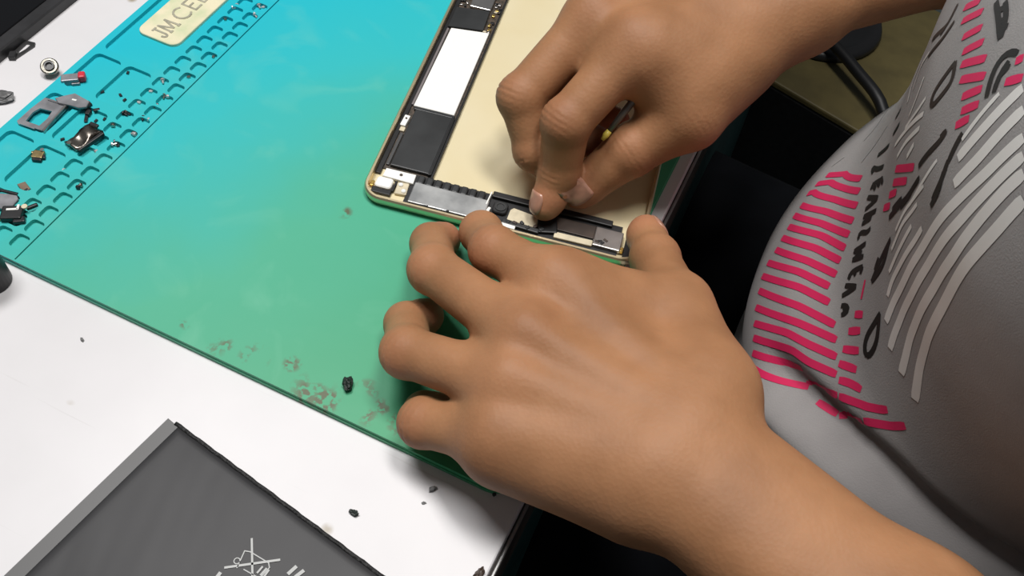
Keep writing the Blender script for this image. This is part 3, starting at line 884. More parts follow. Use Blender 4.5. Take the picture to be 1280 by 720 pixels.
# print on the shirt: every mark is a thin ribbon lying on the cloth
m_pink = mat('pink_print', (0.72, 0.022, 0.115), 0.6)
m_wprint = mat('white_print', (0.78, 0.76, 0.73), 0.6)
m_kprint = mat('black_print', (0.018, 0.015, 0.014), 0.55)
def ribbon(mb, uv, w, taper=True, off=0.22):
    """strip of width w (mm) along a line given in shirt coordinates"""
    P = []
    for a, b in zip(uv[:-1], uv[1:]):
        n = max(2, int(math.dist(shirt_point(*a), shirt_point(*b)) / 2.0))
        for i in range(n): P.append((a[0] + (b[0] - a[0]) * i / n, a[1] + (b[1] - a[1]) * i / n))
    P.append(uv[-1])
    if len(uv) > 2:                                  # round the corners of the control line
        for _ in range(4):
            P = [P[0]] + [((P[i - 1][0] + 2 * P[i][0] + P[i + 1][0]) / 4, (P[i - 1][1] + 2 * P[i][1] + P[i + 1][1]) / 4) for i in range(1, len(P) - 1)] + [P[-1]]
    pts = [Vector(shirt_point(*q)) for q in P]; nor = [shirt_normal(*q) for q in P]
    v = []; f = []; L = len(P)
    for i in range(L):
        t = (pts[min(i + 1, L - 1)] - pts[max(i - 1, 0)]).normalized()
        sd = t.cross(nor[i]).normalized()
        k = w / 2
        if taper and (i == 0 or i == L - 1): k *= 0.82
        for sg in (-1, 0, 1):
            v.append(rel(pts[i] + sd * k * sg + nor[i] * off))
    for i in range(L - 1):
        for c in (0, 1):
            f.append((i * 3 + c, i * 3 + c + 1, i * 3 + c + 4, i * 3 + c + 3))
    mb.add(v, f)
def print_marks(name, lines, w, m):
    for ln in lines:
        mb = MB(); ww = w
        if isinstance(ln, tuple): ln, ww = ln
        ribbon(mb, ln, ww); mb.build(name, m, tshirt)
PINK = [
    [(-0.069, 21.4), (0.015, 37.3), (0.075, 50.6)], [(-0.051, 16.0), (0.039, 35.0), (0.125, 51.9)], [(-0.025, 11.5), (0.070, 32.5), (0.176, 52.0)],
    [(0.011, 9.3), (0.102, 29.4), (0.222, 50.2)], [(0.029, 5.3), (0.141, 28.2), (0.260, 47.8)], [(0.061, 3.5), (0.190, 29.5), (0.298, 45.3)],
    [(0.089, 0.3), (0.230, 27.3), (0.330, 42.1)], [(0.121, -3.0), (0.266, 23.7), (0.369, 39.3)], [(0.148, -8.6), (0.295, 19.7), (0.397, 34.8)],
    [(0.189, -11.6), (0.354, 19.8), (0.453, 33.9)], [(0.246, -12.1), (0.425, 19.1), (0.537, 34.5)], [(0.309, -13.5), (0.486, 17.8), (0.589, 33.3)],
    [(0.371, -14.5), (0.499, 10.2), (0.570, 19.4), (0.645, 30.7)], [(0.426, -15.8), (0.570, 10.7), (0.630, 16.4), (0.704, 27.4)],
    [(0.480, -18.2), (0.640, 8.9)], [(0.684, 3.0), (0.776, 22.7)], [(0.534, -19.7), (0.705, 3.2)], [(0.771, 5.0), (0.844, 9.9)],
    [(0.669, 30.6), (0.709, 37.9)], [(0.725, 27.3), (0.740, 31.7), (0.777, 35.5)], [(0.780, 23.3), (0.846, 35.6)], [(0.852, 10.2), (0.886, 25.9)],
    [(0.830, 31.7), (0.869, 43.0)], [(0.883, 27.4), (0.938, 46.3)], [(0.626, 35.0), (0.656, 43.1)], [(0.579, 40.8), (0.601, 47.5)], [(0.541, 46.8), (0.561, 51.6)],
    ([(0.512, 52.8), (0.467, 57.9)], 1.4)]
print_marks('pink_stripe', PINK, 3.3, m_pink)
PINK2 = [[(0.276, 92.9), (0.394, 112.9)], [(0.305, 90.1), (0.387, 104.7)], [(0.318, 85.1), (0.358, 93.7)], [(0.323, 78.4), (0.357, 85.7)],
    [(0.112, 147.1), (0.154, 156.4)], [(0.153, 146.9), (0.198, 158.1)], [(0.213, 148.3), (0.247, 158.0)], [(0.261, 148.6), (0.295, 158.6)], [(0.294, 147.7), (0.349, 159.1)],
    [(0.336, 146.9), (0.394, 157.9)], [(0.388, 146.9), (0.419, 155.8)], [(0.423, 145.6), (0.450, 153.4)], [(0.444, 141.9), (0.462, 148.4)],
    [(0.453, 164.5), (0.474, 170.3)], [(0.422, 169.3), (0.427, 172.0)]]
print_marks('pink_dash', PINK2, 3.0, m_pink)
WHITE = [
    ([(0.496, 143.4), (0.481, 152.7), (0.469, 161.7)], 1.8), ([(0.529, 139.7), (0.517, 154.8), (0.498, 169.5)], 3.8), ([(0.577, 134.7), (0.576, 148.2), (0.549, 167.7)], 4.0),
    ([(0.641, 64.7), (0.614, 73.6), (0.605, 92.5), (0.606, 100.9), (0.619, 130.4), (0.623, 149.1), (0.610, 164.6)], 3.9),
    ([(0.718, 60.7), (0.695, 65.7), (0.665, 78.7), (0.659, 99.8), (0.662, 111.0), (0.669, 129.8), (0.660, 148.4), (0.649, 162.3)], 3.9),
    ([(0.802, 60.3), (0.739, 75.7), (0.722, 88.6), (0.718, 111.2), (0.723, 122.0), (0.706, 138.2), (0.690, 153.9), (0.686, 160.0)], 4.1),
    ([(0.890, 59.3), (0.821, 73.0), (0.789, 86.3), (0.776, 104.4), (0.770, 118.2), (0.765, 130.0), (0.756, 143.2), (0.739, 156.0)], 4.4),
    ([(0.583, 70.9), (0.558, 76.9), (0.558, 90.9), (0.565, 101.6), (0.569, 109.9)], 2.6), ([(0.529, 76.5), (0.519, 84.7), (0.519, 94.3), (0.520, 102.8)], 2.0),
    ([(0.458, 88.9), (0.454, 100.2), (0.487, 118.4)], 1.6), ([(0.485, 82.3), (0.474, 95.6), (0.498, 110.8)], 1.8), ([(0.464, 104.1), (0.477, 122.6), (0.476, 129.8)], 1.5),
    ([(0.086, 98.1), (0.012, 96.8), (0.008, 105.4)], 1.8), ([(0.181, 105.8), (0.179, 116.1), (0.160, 121.8)], 2.0), ([(0.194, 101.8), (0.249, 119.9), (0.254, 125.7)], 1.8),
    ([(0.168, 88.2), (0.218, 105.4), (0.294, 123.9)], 2.2), ([(0.243, 94.2), (0.254, 103.6), (0.316, 120.3)], 2.2), ([(0.317, 106.0), (0.329, 114.3)], 2.4),
    ([(0.083, 104.1), (0.040, 107.6), (0.086, 122.3)], 1.6)]
print_marks('white_stripe', WHITE, 2.8, m_wprint)
LET = {
 'J': [[(0.115, 62.7), (0.078, 59.2), (0.126, 66.9), (0.157, 74.5)]],
 'E': [[(0.177, 63.3), (0.162, 64.2), (0.205, 75.6)], [(0.162, 64.2), (0.201, 68.5)], [(0.180, 69.2), (0.213, 72.6)], [(0.190, 73.4), (0.225, 76.3)]],
 'A': [[(0.230, 60.0), (0.251, 71.9)], [(0.251, 71.9), (0.193, 61.1)], [(0.222, 66.1), (0.246, 67.3)]],
 'N': [[(0.270, 57.9), (0.291, 66.4)], [(0.291, 66.4), (0.250, 59.0)], [(0.250, 59.0), (0.289, 70.8)]],
 'S': [[(0.313, 55.5), (0.289, 54.2), (0.298, 59.4), (0.330, 61.5), (0.324, 65.8)]],
 'W': [[(0.355, 61.3), (0.338, 51.7)], [(0.338, 51.7), (0.371, 57.7)], [(0.371, 57.7), (0.363, 50.3)], [(0.363, 50.3), (0.388, 58.8)]],
 'E2': [[(0.415, 46.6), (0.396, 48.1), (0.418, 57.5)], [(0.415, 46.6), (0.409, 48.4)], [(0.402, 50.9), (0.423, 51.7)], [(0.418, 57.5), (0.433, 55.1)]],
 'A2': [[(0.454, 41.4), (0.460, 51.2)], [(0.460, 51.2), (0.428, 44.1)], [(0.445, 47.6), (0.458, 46.6)]],
 'R': [[(0.515, 39.0), (0.523, 44.3), (0.497, 44.8), (0.484, 40.1)], [(0.505, 43.4), (0.505, 40.4)]],
 'm1': [[(0.061, 63.6), (0.098, 76.9)]], 'm2': [[(0.082, 80.2), (0.103, 89.8)]], 'm3': [[(0.009, 75.6), (0.015, 82.7)]], 'm4': [[(-0.274, 53.3), (-0.239, 61.0)]]}
for k, st in LET.items():
    mb = MB()
    for ln in st: ribbon(mb, ln, 2.3, off=0.28)
    mb.build('black_letter', m_kprint, tshirt)
BIG = [
 [[(0.061, 141.4), (0.094, 136.3), (0.048, 122.4)], [(0.115, 141.6), (0.125, 135.0), (0.100, 122.4)], [(0.083, 138.4), (0.092, 131.4)]],
 [[(0.265, 144.7), (0.317, 143.2), (0.315, 128.9), (0.273, 130.5), (0.271, 137.7), (0.265, 144.7)]],
 [[(0.431, 137.4), (0.440, 133.7), (0.418, 117.1)], [(0.430, 136.9), (0.429, 133.5)]],
 [[(0.450, 116.5), (0.434, 103.8), (0.387, 84.0)], [(0.409, 98.7), (0.384, 88.1)], [(0.443, 107.9), (0.426, 96.3)]],
 [[(0.453, 83.3), (0.458, 73.2), (0.493, 62.2)], [(0.453, 81.4), (0.490, 72.5), (0.493, 62.2)], [(0.450, 70.5), (0.472, 66.0)]],
 [[(0.604, 62.9), (0.629, 49.7), (0.669, 45.3), (0.699, 45.7), (0.672, 54.8), (0.606, 62.1)]],
 [[(0.508, 135.2), (0.539, 129.7), (0.552, 121.8)], [(0.523, 131.6), (0.555, 126.6)], [(0.555, 126.6), (0.559, 119.8)], [(0.481, 144.4), (0.491, 140.6), (0.512, 135.1)]],
 [[(0.210, 164.2), (0.266, 165.3), (0.330, 165.4)], [(0.235, 167.9), (0.288, 168.6), (0.331, 165.7)], [(0.240, 164.3), (0.256, 168.2)], [(0.280, 165.2), (0.290, 168.9)], [(0.305, 165.3), (0.313, 168.7)]],
 [[(0.452, 156.9), (0.409, 160.3), (0.379, 164.9), (0.386, 169.0), (0.407, 170.6)], [(0.456, 159.9), (0.425, 162.5), (0.408, 167.3)], [(0.425, 164.4), (0.411, 167.8), (0.424, 166.9), (0.425, 164.4)]]]
for st in BIG:
    mb = MB()
    for ln in st: ribbon(mb, ln, 2.4, off=0.28)
    mb.build('outlined_letter', m_kprint, tshirt)
# faint stripes that run on round the belly
print_marks('grey_stripe', [[(-0.165, 36.9), (-0.209, 42.1), (-0.375, 34.2)], [(0.005, 45.6), (-0.011, 55.7), (-0.045, 64.0)], [(-0.118, 21.4), (-0.134, 27.7)]], 1.0,
            mat('faded_print', (0.42, 0.41, 0.40), 0.6))

# ---- trousers
m_trouser = mat('black_trousers', (0.004, 0.0045, 0.006), 0.8, var=0.3, scale=60, spec=0.08)
def leg_fn(side):
    y = CY + side * 88
    def fn(p):
        d = cone(p, V3((255.0, y, -205.0)), V3((-150.0, y + side * 55, -190.0)), 88, 66)
        d = smin(d, cone(p, V3((-150.0, y + side * 55, -190.0)), V3((-130.0, y + side * 60, -655.0)), 64, 50), 20)
        return d
    return fn
lf_fn, rt_fn = leg_fn(-1), leg_fn(1)
def trousers_fn(p):
    d = smin(lf_fn(p), rt_fn(p), 20)
    return smin(d, cone(p, V3((270.0, CY - 60, -170.0)), V3((270.0, CY + 60, -170.0)), 105, 105), 30)
tp2, tf2 = sdf_mesh(trousers_fn, (-260, -200, -760), (420, 420, 0), 10.0)
mesh('trousers', [tuple(x - base) for x in tp2], tf2.tolist(), m_trouser, person, smooth=True)
for side in (-1, 1):
    y = CY + side * 148
    MB().prism(rrect(-245, y - 46, 20 - 85, y + 46, 40, 6), 0.5, 75, 18).build('shoe', mat('black_shoe', (0.012, 0.012, 0.012), 0.5), person)

# ================================================================ THINGS AROUND
# tool held in the right hand
tool = thing('probe_tool', 'thin grey probe with a yellow tip gripped between thumb and index finger', 'tool', (11.4, 64.2, 44.0))
o = V3((11.4, 64.2, 44.0)); e = V3((20.9, 85.0, 66.0)); d = Vector(e - o)
MB().tube([d * 0.10, d * 0.5, d * 1.0], [1.2, 1.7, 1.7], 12).build('shaft', mat('tool_grey', (0.16, 0.16, 0.15), 0.35, 0.5), tool, smooth=True)
MB().tube([d * -0.04, d * 0.05, d * 0.12], [0.8, 1.6, 1.3], 12).build('tip', mat('tool_yellow', (0.75, 0.60, 0.10), 0.4), tool, smooth=True)

# dark glass panel lying at the far left
m_glass = mat('black_glass', (0.006, 0.006, 0.007), 0.08, coat=0.6)
m_frame = mat('dark_grey_frame', (0.028, 0.028, 0.030), 0.4, var=0.3, scale=90)
scr = thing('screen_panel', 'black glossy screen panel lying on the bench left of the mat', 'screen', (-289.0, 20.0, 0.0), math.radians(0.0))
MB().prism(rrect(-140, -140, 0, 190, 8), 0.0, 6.0, 0.8).build('panel_frame', m_frame, scr)
MB().prism(rrect(-134, -134, -7, 184, 6), 5.9, 6.8, 0.3).build('glass', m_glass, scr)

# small metal frame beside the panel
CL = (-287.4, 16.6, 0.0)
clip = thing('metal_clip', 'small dark metal clip frame beside the black screen panel', 'clip', CL)
m_dm = mat('dark_metal', (0.10, 0.10, 0.10), 0.35, 0.7, var=0.3, scale=200)
def loc_poly(pts, o): return [(p[0] - o[0], p[1] - o[1]) for p in pts]
plate_with_holes('frame', loc_poly([(-286.9, 7.8, 1.0), (-288.6, 13.8, 1.0), (-289.2, 21.3, 1.0), (-283.9, 22.3, 1.0), (-282.5, 20.2, 1.0), (-283.1, 15.6, 1.0), (-284.0, 8.1, 1.0)], CL),
                 [loc_poly([(-286.9, 14.1, 1.0), (-287.2, 19.7, 1.0), (-284.7, 20.4, 1.0), (-284.6, 16.2, 1.0), (-285.5, 11.4, 1.0)], CL)], 0.0, 0.9, m_dm, clip)
MB().prism(loc_poly([(-286.3, 6.0, 1.0), (-288.5, 9.6, 1.0), (-285.9, 11.9, 1.0), (-283.6, 7.6, 1.0)][::-1], CL), 0.0, 2.6, 0.3).build('tab', m_frame, clip)

# nozzle-like metal stud
st = thing('metal_stud', 'small nickel flanged stud standing by the mat edge', 'stud', (-262.7, 10.2, 0.0))
m_nick = mat('nickel', (0.45, 0.43, 0.37), 0.28, 0.95, var=0.3, scale=300)
axd = (0.30, -0.34, 0.88)
MB().lathe([(2.2, -1.2), (2.6, 0.2), (2.6, 2.2), (2.9, 2.6)], (0, 0, 1.6), 20, axd).build('stem', m_nick, st, smooth=False)
MB().lathe([(3.2, 2.6), (4.3, 3.0), (4.4, 4.4), (3.8, 5.0), (3.0, 5.0), (2.9, 4.4)], (0, 0, 1.6), 24, axd).build('flange', m_nick, st)
MB().lathe([(2.6, 4.3), (2.4, 5.6), (1.7, 5.6), (1.5, 4.6)], (0, 0, 1.6), 20, axd).build('collar', m_dm, st)
MB().lathe([(1.1, 0), (1.6, 3.0)], (-5.4, 0.8, 1.2), 12, (1.0, -0.1, 0.25)).build('pin', m_nick, st)

# grey lump and black knob cut by the left border
def lump(name, label, cat, loc, size, seed, m, rz=0.0, group=None, flat=0.6):
    bm = bmesh.new(); bmesh.ops.create_icosphere(bm, subdivisions=3, radius=1.0)
    for v in bm.verts:
        n = noise.noise(v.co * 1.7 + Vector((seed * 7.1, seed * 3.3, 0)))
        n2 = noise.noise(v.co * 4.0 + Vector((seed, 0, seed)))
        k = 1 + 0.55 * n + 0.25 * n2
        v.co = Vector((v.co.x * size[0] * k, v.co.y * size[1] * k, v.co.z * size[2] * k))
    zmin = min(v.co.z for v in bm.verts)
    for v in bm.verts: v.co.z -= zmin
    me = bpy.data.meshes.new(name)
    for v in bm.verts: v.co *= MM
    bm.to_mesh(me); bm.free(); me.materials.append(m)
    o = link(name, me, None, loc, rz)
    return tag(o, label, cat, group)
m_grey = mat('grey_foil', (0.20, 0.20, 0.20), 0.5, 0.3, var=0.5, scale=200)
lump('grey_scrap', 'crumpled grey metal scrap lying on the white bench left of the mat', 'scrap', (-270.5, -17.0, 0.0), (6.0, 4.2, 1.6), 2, m_grey, 0.6)
jar = thing('flux_jar', 'black round knurled jar beside the front corner of the mat', 'jar', (-197.3, -102.8, 0.0))
MB().lathe([(7.0, 0), (7.6, 0.6), (7.6, 17), (6.8, 18)], (0, 0, 0), 28).build('jar_body', m_black, jar, smooth=False)
MB().lathe([(7.9, 0), (8.0, 0.6), (8.0, 7.4), (7.0, 8.2), (5.8, 8.2), (5.6, 7.6)], (0, 0, 17.6), 28).build('lid', m_frame, jar)

# crumbs
m_crumb = mat('burnt_black', (0.010, 0.018, 0.014), 0.5, bump=0.6, bscale=900)
lump('black_crumb', 'black twisted plastic scrap lying on the green mat near the fingers', 'scrap', (-37.4, -78.6, 4.0), (1.9, 3.2, 1.8), 5, m_crumb, 0.5)
CRUMBS = [(-8.4, -123.1, 0.0), (13.4, -101.1, 0.0), (35.4, -91.7, 0.0), (-146.0, -108.8, 0.0), (13.0, -107.5, 0.0), (43.9, -122.8, 0.0)]
for i, (x, y, sz, lb) in enumerate(((443, 642, 1.3, 'small black curled scrap on the bench beside the battery'),
                                     (541, 612, 1.1, 'grey crumb on the bench below the little finger'),
                                     (618, 617, 0.9, 'tiny dark crumb on the bench at the mat corner'),
                                     (103, 425, 0.7, 'tiny dark crumb on the bare white bench'),
                                     (530, 629, 0.6, 'tiny pale crumb next to the grey crumb'),
                                     (598, 718, 1.8, 'brown chip at the worn bench edge'))):
    m = (m_crumb, m_grey, m_crumb, m_grey, m_grey, m_brown)[i]
    lump('crumb', lb, 'crumb', CRUMBS[i], (sz * 1.5, sz * 0.8, sz * 0.6), 11 + i, m, 0.9 * i)

# parts lying in the trays (tray floor is 2 mm up)
TF = 2.0
m_gun = mat('gunmetal', (0.33, 0.33, 0.35), 0.4, 0.45, var=0.35, scale=150)
m_dgun = mat('dark_gunmetal', (0.07, 0.07, 0.075), 0.35, 0.7, var=0.4, scale=150)
m_red = mat('red_plastic', (0.62, 0.03, 0.05), 0.4)
m_brass = mat('brass', (0.50, 0.38, 0.18), 0.35, 0.9, var=0.35, scale=300)
m_chrome = mat('worn_chrome', (0.34, 0.31, 0.27), 0.26, 0.9, color2=(0.06, 0.05, 0.045), scale=170)

q = thing('vibration_motor', 'small grey motor with a red end in the far tray', 'motor', (-247.1, 8.5, 2.0), math.radians(38))
MB().box((-1.4, 0, 1.7), (8.4, 5.0, 3.4), bev=0.5).build('motor_body', m_gun, q)
MB().box((4.2, 0.6, 2.2), (3.4, 4.4, 4.0), bev=0.8).build('red_end', m_red, q)
MB().box((1.0, -2.6, 0.8), (4.0, 1.2, 1.4), bev=0.3).build('clip', m_gun, q)

CT = (-243.3, -17.7, 2.0)
q = thing('card_tray', 'flat grey card tray frame with open window', 'card tray', CT)
plate_with_holes('tray_frame', loc_poly([(-249.3, -27.9, 4.0), (-249.5, -18.0, 4.0), (-248.8, -9.3, 4.0), (-245.1, -8.5, 4.0), (-236.1, -7.8, 4.0), (-235.2, -17.9, 4.0), (-234.0, -27.0, 4.0), (-237.9, -27.4, 4.0), (-247.3, -29.1, 4.0)], CT),
                 [loc_poly([(-245.9, -25.9, 4.0), (-247.0, -19.7, 4.0), (-245.9, -16.0, 4.0), (-239.7, -14.9, 4.0), (-238.4, -19.8, 4.0), (-238.4, -25.3, 4.0), (-240.6, -25.4, 4.0)], CT)], 2.05, 3.0, m_gun, q)
MB().prism(loc_poly([(-236.1, -7.8, 4.0), (-235.2, -17.9, 4.0), (-233.6, -27.5, 4.0), (-235.0, -27.0, 4.0), (-236.2, -17.9, 4.0), (-237.5, -7.9, 4.0)], CT), 1.7, 3.6, 0.2).build('rail', m_silver, q)
for a, b in (((-246.3, -28.6, 4.0), (-238.8, -28.0, 4.0)), ((-246.1, -9.7, 4.0), (-238.1, -8.9, 4.0))):
    mb = MB(); flat_stroke(mb, loc_poly([a, b], CT), 0.8, 2.9, 3.5); mb.build('lip', m_gun, q)
SB = (-238.2, -2.7, 2.0)
q = thing('shield_bracket', 'grey stamped metal bracket leaning on the card tray', 'bracket', SB)
MB().prism(loc_poly([(-243.4, -8.0, 6.0), (-240.9, -4.6, 6.0), (-237.5, -0.7, 6.0), (-228.0, -1.7, 6.0), (-226.9, -5.5, 6.0), (-229.7, -7.8, 6.0), (-234.0, -8.3, 6.0), (-239.9, -9.8, 6.0)], SB), 3.2, 4.3, 0.2).build('bracket_plate', m_gun, q)
mb = MB(); flat_stroke(mb, loc_poly([(-235.5, -4.8, 6.0), (-233.9, -4.4, 6.0)], SB), 0.9, 4.3, 4.45); mb.build('white_dot', m_white, q)
MB().prism(loc_poly([(-230.0, -4.9, 4.0), (-229.5, -0.8, 4.0), (-226.8, -1.8, 4.0), (-227.2, -5.9, 4.0)], SB), 0.3, 3.6, 0.3).build('foot', m_dgun, q)
x, y = loc_poly([(-226.0, -2.0, 3.0)], SB)[0]
MB().lathe([(1.2, 0), (1.2, 1.2), (0.6, 1.2), (0.6, 0.8)], (x, y, 0.2), 12).build('eyelet', m_dgun, q)

q = thing('flex_connector', 'short dark flex connector below the stamped bracket', 'connector', (-225.5, -8.2, 2.0), math.radians(15))
MB().box((0, 2.0, 1.2), (2.4, 3.4, 2.2), bev=0.5).build('plug', m_black, q)
MB().box((0.3, -1.4, 0.8), (1.6, 4.4, 0.8), rz=0.3, bev=0.2).build('ribbon', m_dgun, q)
MB().box((3.2, 4.6, 1.4), (3.0, 1.6, 1.6), rz=0.5, bev=0.3).build('hook', m_black, q)

q = thing('camera_module', 'crushed chrome and black camera module lying across the tray wall', 'module', (-215.4, -21.3, 4.0), math.radians(80))
v = []; f = []
nx, ny = 10, 6
for i in range(nx + 1):
    for j in range(ny + 1):
        x = -8 + 16 * i / nx; y = -4 + 8 * j / ny
        z = 2.2 + 1.1 * math.sin(x * 0.55) * math.cos(y * 0.4) + 0.4 * noise.noise(Vector((x * 0.6, y * 0.6, 3)))
        v.append((x, y + 0.9 * math.sin(x * 0.4), z))
n = len(v); v += [(a, b, c - 2.0) for a, b, c in v]
for i in range(nx):
    for j in range(ny):
        a = i * (ny + 1) + j; qd = (a, a + 1, a + ny + 2, a + ny + 1)
        f.append(qd); f.append(tuple(k + n for k in qd[::-1]))
rim = [j for j in range(ny + 1)] + [i * (ny + 1) + ny for i in range(1, nx + 1)] + [nx * (ny + 1) + j for j in range(ny - 1, -1, -1)] + [i * (ny + 1) for i in range(nx - 1, 0, -1)]
for a, b in zip(rim, rim[1:] + rim[:1]): f.append((a, b, b + n, a + n))
mesh('chrome_cover', v, f, m_chrome, q, smooth=True)
MB().box((0, -4.6, 1.0), (15, 1.8, 2.0), bev=0.4).build('black_skirt', m_black, q)
MB().box((7.6, 1.5, 2.6), (2.0, 4.6, 1.4), rz=0.2, bev=0.4).build('end_tab', m_black, q)
MB().lathe([(1.1, 0), (1.1, 1.0), (0.5, 1.0)], (-7.6, 0.4, 2.6), 14).build('rivet', m_nick, q)

q = thing('brass_contact', 'small brass contact block in the middle tray', 'contact', (-227.7, -39.1, 2.0), math.radians(20))
MB().box((0, 0, 1.2), (5.2, 4.6, 2.0), bev=0.5).build('block', m_brass, q)
MB().box((0.4, -2.8, 1.0), (4.4, 1.8, 1.8), bev=0.4).build('base', m_dgun, q)
MB().lathe([(0.9, 0), (0.9, 1.4)], (1.4, 2.2, 1.6), 12).build('post', m_silver, q)
MB().box((2.9, -0.6, 1.0), (1.2, 2.4, 1.6), rz=0.3, bev=0.3).build('lug', m_dgun, q)
MB().box((-2.8, 0.8, 1.4), (1.2, 1.4, 1.4), rz=0.3, bev=0.3).build('lug', m_brass, q)

q = thing('copper_pad', 'flat dull copper pad lying in the middle tray', 'pad', (-220.2, -57.1, 2.0), math.radians(-20))
MB().prism([(-3.4, -1.6), (2.0, -2.0), (3.4, -0.6), (2.8, 1.6), (-2.6, 1.9)], 0.0, 1.0, 0.2).build('pad', mat('dull_copper', (0.24, 0.18, 0.13), 0.45, 0.5, var=0.3, scale=200), q)
MB().box((2.6, -0.2, 0.9), (1.6, 1.8, 0.8), rz=0.2, bev=0.2).build('end', m_dgun, q)

q = thing('audio_jack', 'black jack socket with white clip in the front tray', 'connector', (-211.4, -73.1, 3.0), math.radians(30))
MB().box((0, 0, 2.2), (9.0, 7.4, 4.0), bev=0.7).build('housing', m_black, q)
MB().box((3.4, -3.4, 1.6), (5.0, 3.2, 3.2), rz=0.15, bev=0.5).build('side_block', m_dgun, q)
MB().box((0.2, 1.2, 4.3), (5.0, 1.1, 0.6), rz=0.05, bev=0.2).build('white_clip', m_white, q)
MB().box((2.4, 2.4, 4.3), (1.1, 3.0, 0.6), bev=0.2).build('white_clip', m_white, q)
MB().lathe([(1.3, 0), (1.3, 0.9), (0.5, 0.9)], (5.0, 2.8, 3.6), 14).build('eyelet', m_gum, q)
MB().box((-5.0, -2.0, 1.4), (2.2, 1.6, 1.2), bev=0.3).build('gold_pin', m_goldpin, q)
q = thing('metal_plate_scrap', 'brushed steel cover plate behind the black jack socket', 'plate', (-221.6, -68.7, 3.0), math.radians(20))
MB().prism([(-8, -4.5), (5, -4.2), (6.2, 2.2), (4.6, 4.6), (-8, 4.0)], 0.0, 1.0, 0.2).build('plate', m_gun, q)
MB().tube([(-8, 5.0, 1.0), (-2, 5.4, 1.6), (5.0, 4.8, 1.0)], 0.8, 8).build('rolled_edge', m_dgun, q)
q = MB().box((0, 0, 0.9), (1.6, 5.0, 1.8), bev=0.5).build('rubber_gasket', m_black, None, loc=(-207.5, -65.5, 4.0), rotz=math.radians(-30))
tag(q, 'tiny black rubber gasket beside the jack socket', 'gasket')

# tiny screws and chips in the small cells
def screw_mesh():
    mb = MB()
    mb.lathe([(0.45, 0.0), (0.45, 1.6), (1.05, 1.6), (1.05, 2.0), (0.8, 2.35), (0.3, 2.35), (0.25, 2.1)], (0, 0, 0), 10)
    return mb
def lying_screw(loc, rz, m):
    th = thing('tiny_screw', 'tiny metal screw lying in a small cell of the mat', 'screw', loc, rz, 'tiny screws in the cells of the mat')
    h = MB().lathe([(0.25, 0), (1.1, 0), (1.1, 0.5), (0.75, 0.9), (0.3, 0.9)], (0.9, 0, 1.1), 10, (1, 0, 0.12)).build('screw_head', m, th)
    MB().lathe([(0.3, 0), (0.5, 0.3), (0.5, 2.0)], (-1.1, 0, 0.75), 8, (1, 0, 0.12)).build('screw_shank', m, th)
    return th
def lying_chip(loc, rz, m, k):
    o = MB().prism([(-1.0, -0.6), (0.5, -0.8 - 0.1 * k), (1.1, 0.1), (0.3, 0.8), (-0.9, 0.6)], 0, 0.9, 0.15).build('tiny_chip', m, None, loc=loc, rotz=rz)
    return tag(o, 'tiny angular metal chip lying in a small cell of the mat', 'chip', 'tiny chips in the cells of the mat')
SCREWS = [((-209.3, 29.2, 2.0), 1), ((-210.5, 21.1, 2.0), 1), ((-210.6, 11.9, 2.0), 1), ((-210.3, 3.1, 2.0), 3), ((-210.1, -5.6, 2.0), 4), ((-202.0, 21.4, 2.0), 2), ((-201.2, 12.8, 2.0), 2), ((-201.1, 3.9, 2.0), 2), ((-200.6, -5.8, 2.0), 3), ((-201.1, -15.2, 2.0), 4), ((-202.6, -22.6, 2.0), 2), ((-207.4, -24.1, 2.0), 1), ((-210.1, -40.2, 2.0), 2), ((-199.7, -44.0, 2.0), 2), ((-200.9, 38.8, 2.0), 1), ((-199.1, 57.4, 2.0), 1), ((-211.7, 94.7, 2.0), 2), ((-211.1, 85.0, 2.0), 1), ((-199.9, 95.5, 2.0), 2), ((-201.1, 102.6, 2.0), 2)]
LOOSE = [((-230.4, 9.0, 2.0), 'dark speck in the tray right of the red-ended motor'), ((-221.4, 11.6, 2.0), 'dark twisted speck in the tray below the pockets'), ((-217.6, 9.8, 2.0), 'pale speck touching the dark twisted speck'), ((-228.5, 26.2, 2.0), 'small dark speck at the corner of the far tray'), ((-225.7, -25.5, 2.0), 'dark speck left of the crushed camera module'), ((-217.4, -5.4, 2.0), 'grey speck right of the flex connector'), ((-220.2, -8.3, 2.0), 'pale speck next to the flex connector')]
CELLS = SCREWS
R = rnd(8)
m_tin = mat('bright_tin', (0.62, 0.61, 0.60), 0.32, 0.45)
for i, (p, n) in enumerate(CELLS):
    for k in range(n):
        dx, dy = (R.uniform(-1.6, 1.6), R.uniform(-1.2, 1.6)) if n > 1 else (0, 0)
        mm = (m_nick, m_tin, m_tin, m_dgun)[R.randrange(4)]
        loc = (p[0] + dx, p[1] + dy, TF + 0.02)
        if R.random() < 0.6: lying_screw(loc, R.uniform(0, 6.2), mm)
        else: lying_chip(loc, R.uniform(0, 6.2), mm, k)
for (p, lb) in LOOSE:
    o = MB().prism([(-1.0, -0.5), (0.9, -0.7), (1.2, 0.4), (-0.6, 0.7)], 0, 0.9, 0.15).build('metal_speck', m_dgun, None, loc=(p[0], p[1], TF + 0.02), rotz=R.uniform(0, 3))
    tag(o, lb, 'speck')

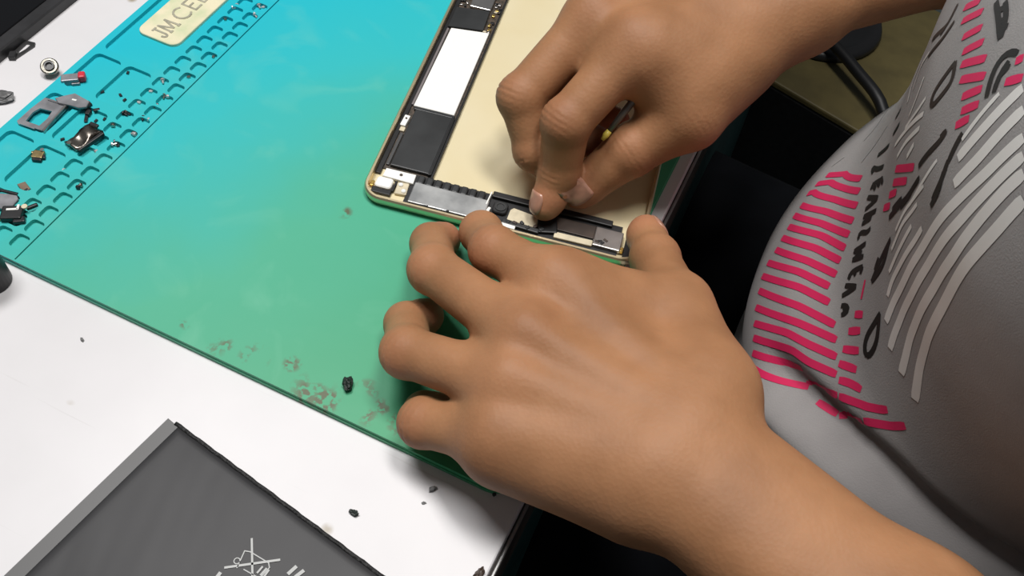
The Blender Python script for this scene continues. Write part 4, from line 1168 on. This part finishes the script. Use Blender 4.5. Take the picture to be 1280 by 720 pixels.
# ---- things on the floor in the dark, beyond the bench
spk = thing('speaker_box', 'olive yellow box with a large round black cone, on the floor beyond the bench', 'speaker', (136.0, 606.0, -750.0), math.radians(-16))
m_olive = mat('olive_board', (0.11, 0.088, 0.030), 0.6, var=0.3, scale=30)
MB().box((-62, 62, 222), (226, 240, 444), bev=3).build('cabinet', m_black, spk)
MB().box((-62, 62, 447), (226, 240, 8), bev=2).build('top_board', m_olive, spk)
cn = MB().lathe([(66, 0), (68, 4), (66, 9), (58, 11), (52, 6), (30, -1 + 3), (16, 2)], (-78, 62, 450.5), 40).build('cone', mat('black_rubber', (0.015, 0.015, 0.016), 0.35), spk, smooth=True)
MB().lathe([(18, 0), (17, 5), (10, 9), (2, 10)], (-78, 62, 452.5), 24).build('dust_cap', m_frame, cn, smooth=True)
m_cable = mat('black_cable', (0.008, 0.008, 0.009), 0.5)
for i, pts in enumerate((((30.0, 700.0, -285.0), (85.0, 640.0, -276.0), (130.0, 600.0, -276.0), (170.0, 560.0, -282.0), (192.0, 525.0, -330.0), (200.0, 500.0, -745.0)),
                         ((275.0, 780.0, -745.0), (276.0, 760.0, -320.0), (276.0, 700.0, -250.0), (274.0, 640.0, -240.0), (272.0, 590.0, -300.0), (272.0, 570.0, -745.0)))):
    P = [Vector(p) for p in pts]; C = []
    for a in range(len(P) - 1):
        p0, p1, p2, p3 = P[max(a - 1, 0)], P[a], P[a + 1], P[min(a + 2, len(P) - 1)]
        for t in (0, .2, .4, .6, .8):
            C.append(0.5 * ((2 * p1) + (p2 - p0) * t + (2 * p0 - 5 * p1 + 4 * p2 - p3) * t * t + (3 * p1 - p0 - 3 * p2 + p3) * t ** 3))
    C.append(P[-1])
    o = MB().tube(C, 6.0, 8).build('cable', m_cable, None, smooth=True)
    tag(o, ('thick black cable lying across the olive box', 'black cable hanging behind the olive box')[i], 'cable')
bx = thing('grey_case', 'grey-green plastic case standing behind the olive box', 'case', (330.0, 930.0, -750.0), math.radians(10))
m_case = mat('grey_green_plastic', (0.22, 0.27, 0.26), 0.5, var=0.2, scale=30)
MB().box((0, 0, 230), (180, 260, 455), bev=8).build('case_body', m_case, bx)
MB().box((0, 0, 466), (188, 268, 20), bev=5).build('lid', m_case, bx)
MB().box((0, -136, 400), (60, 8, 24), bev=3).build('latch', m_frame, bx)
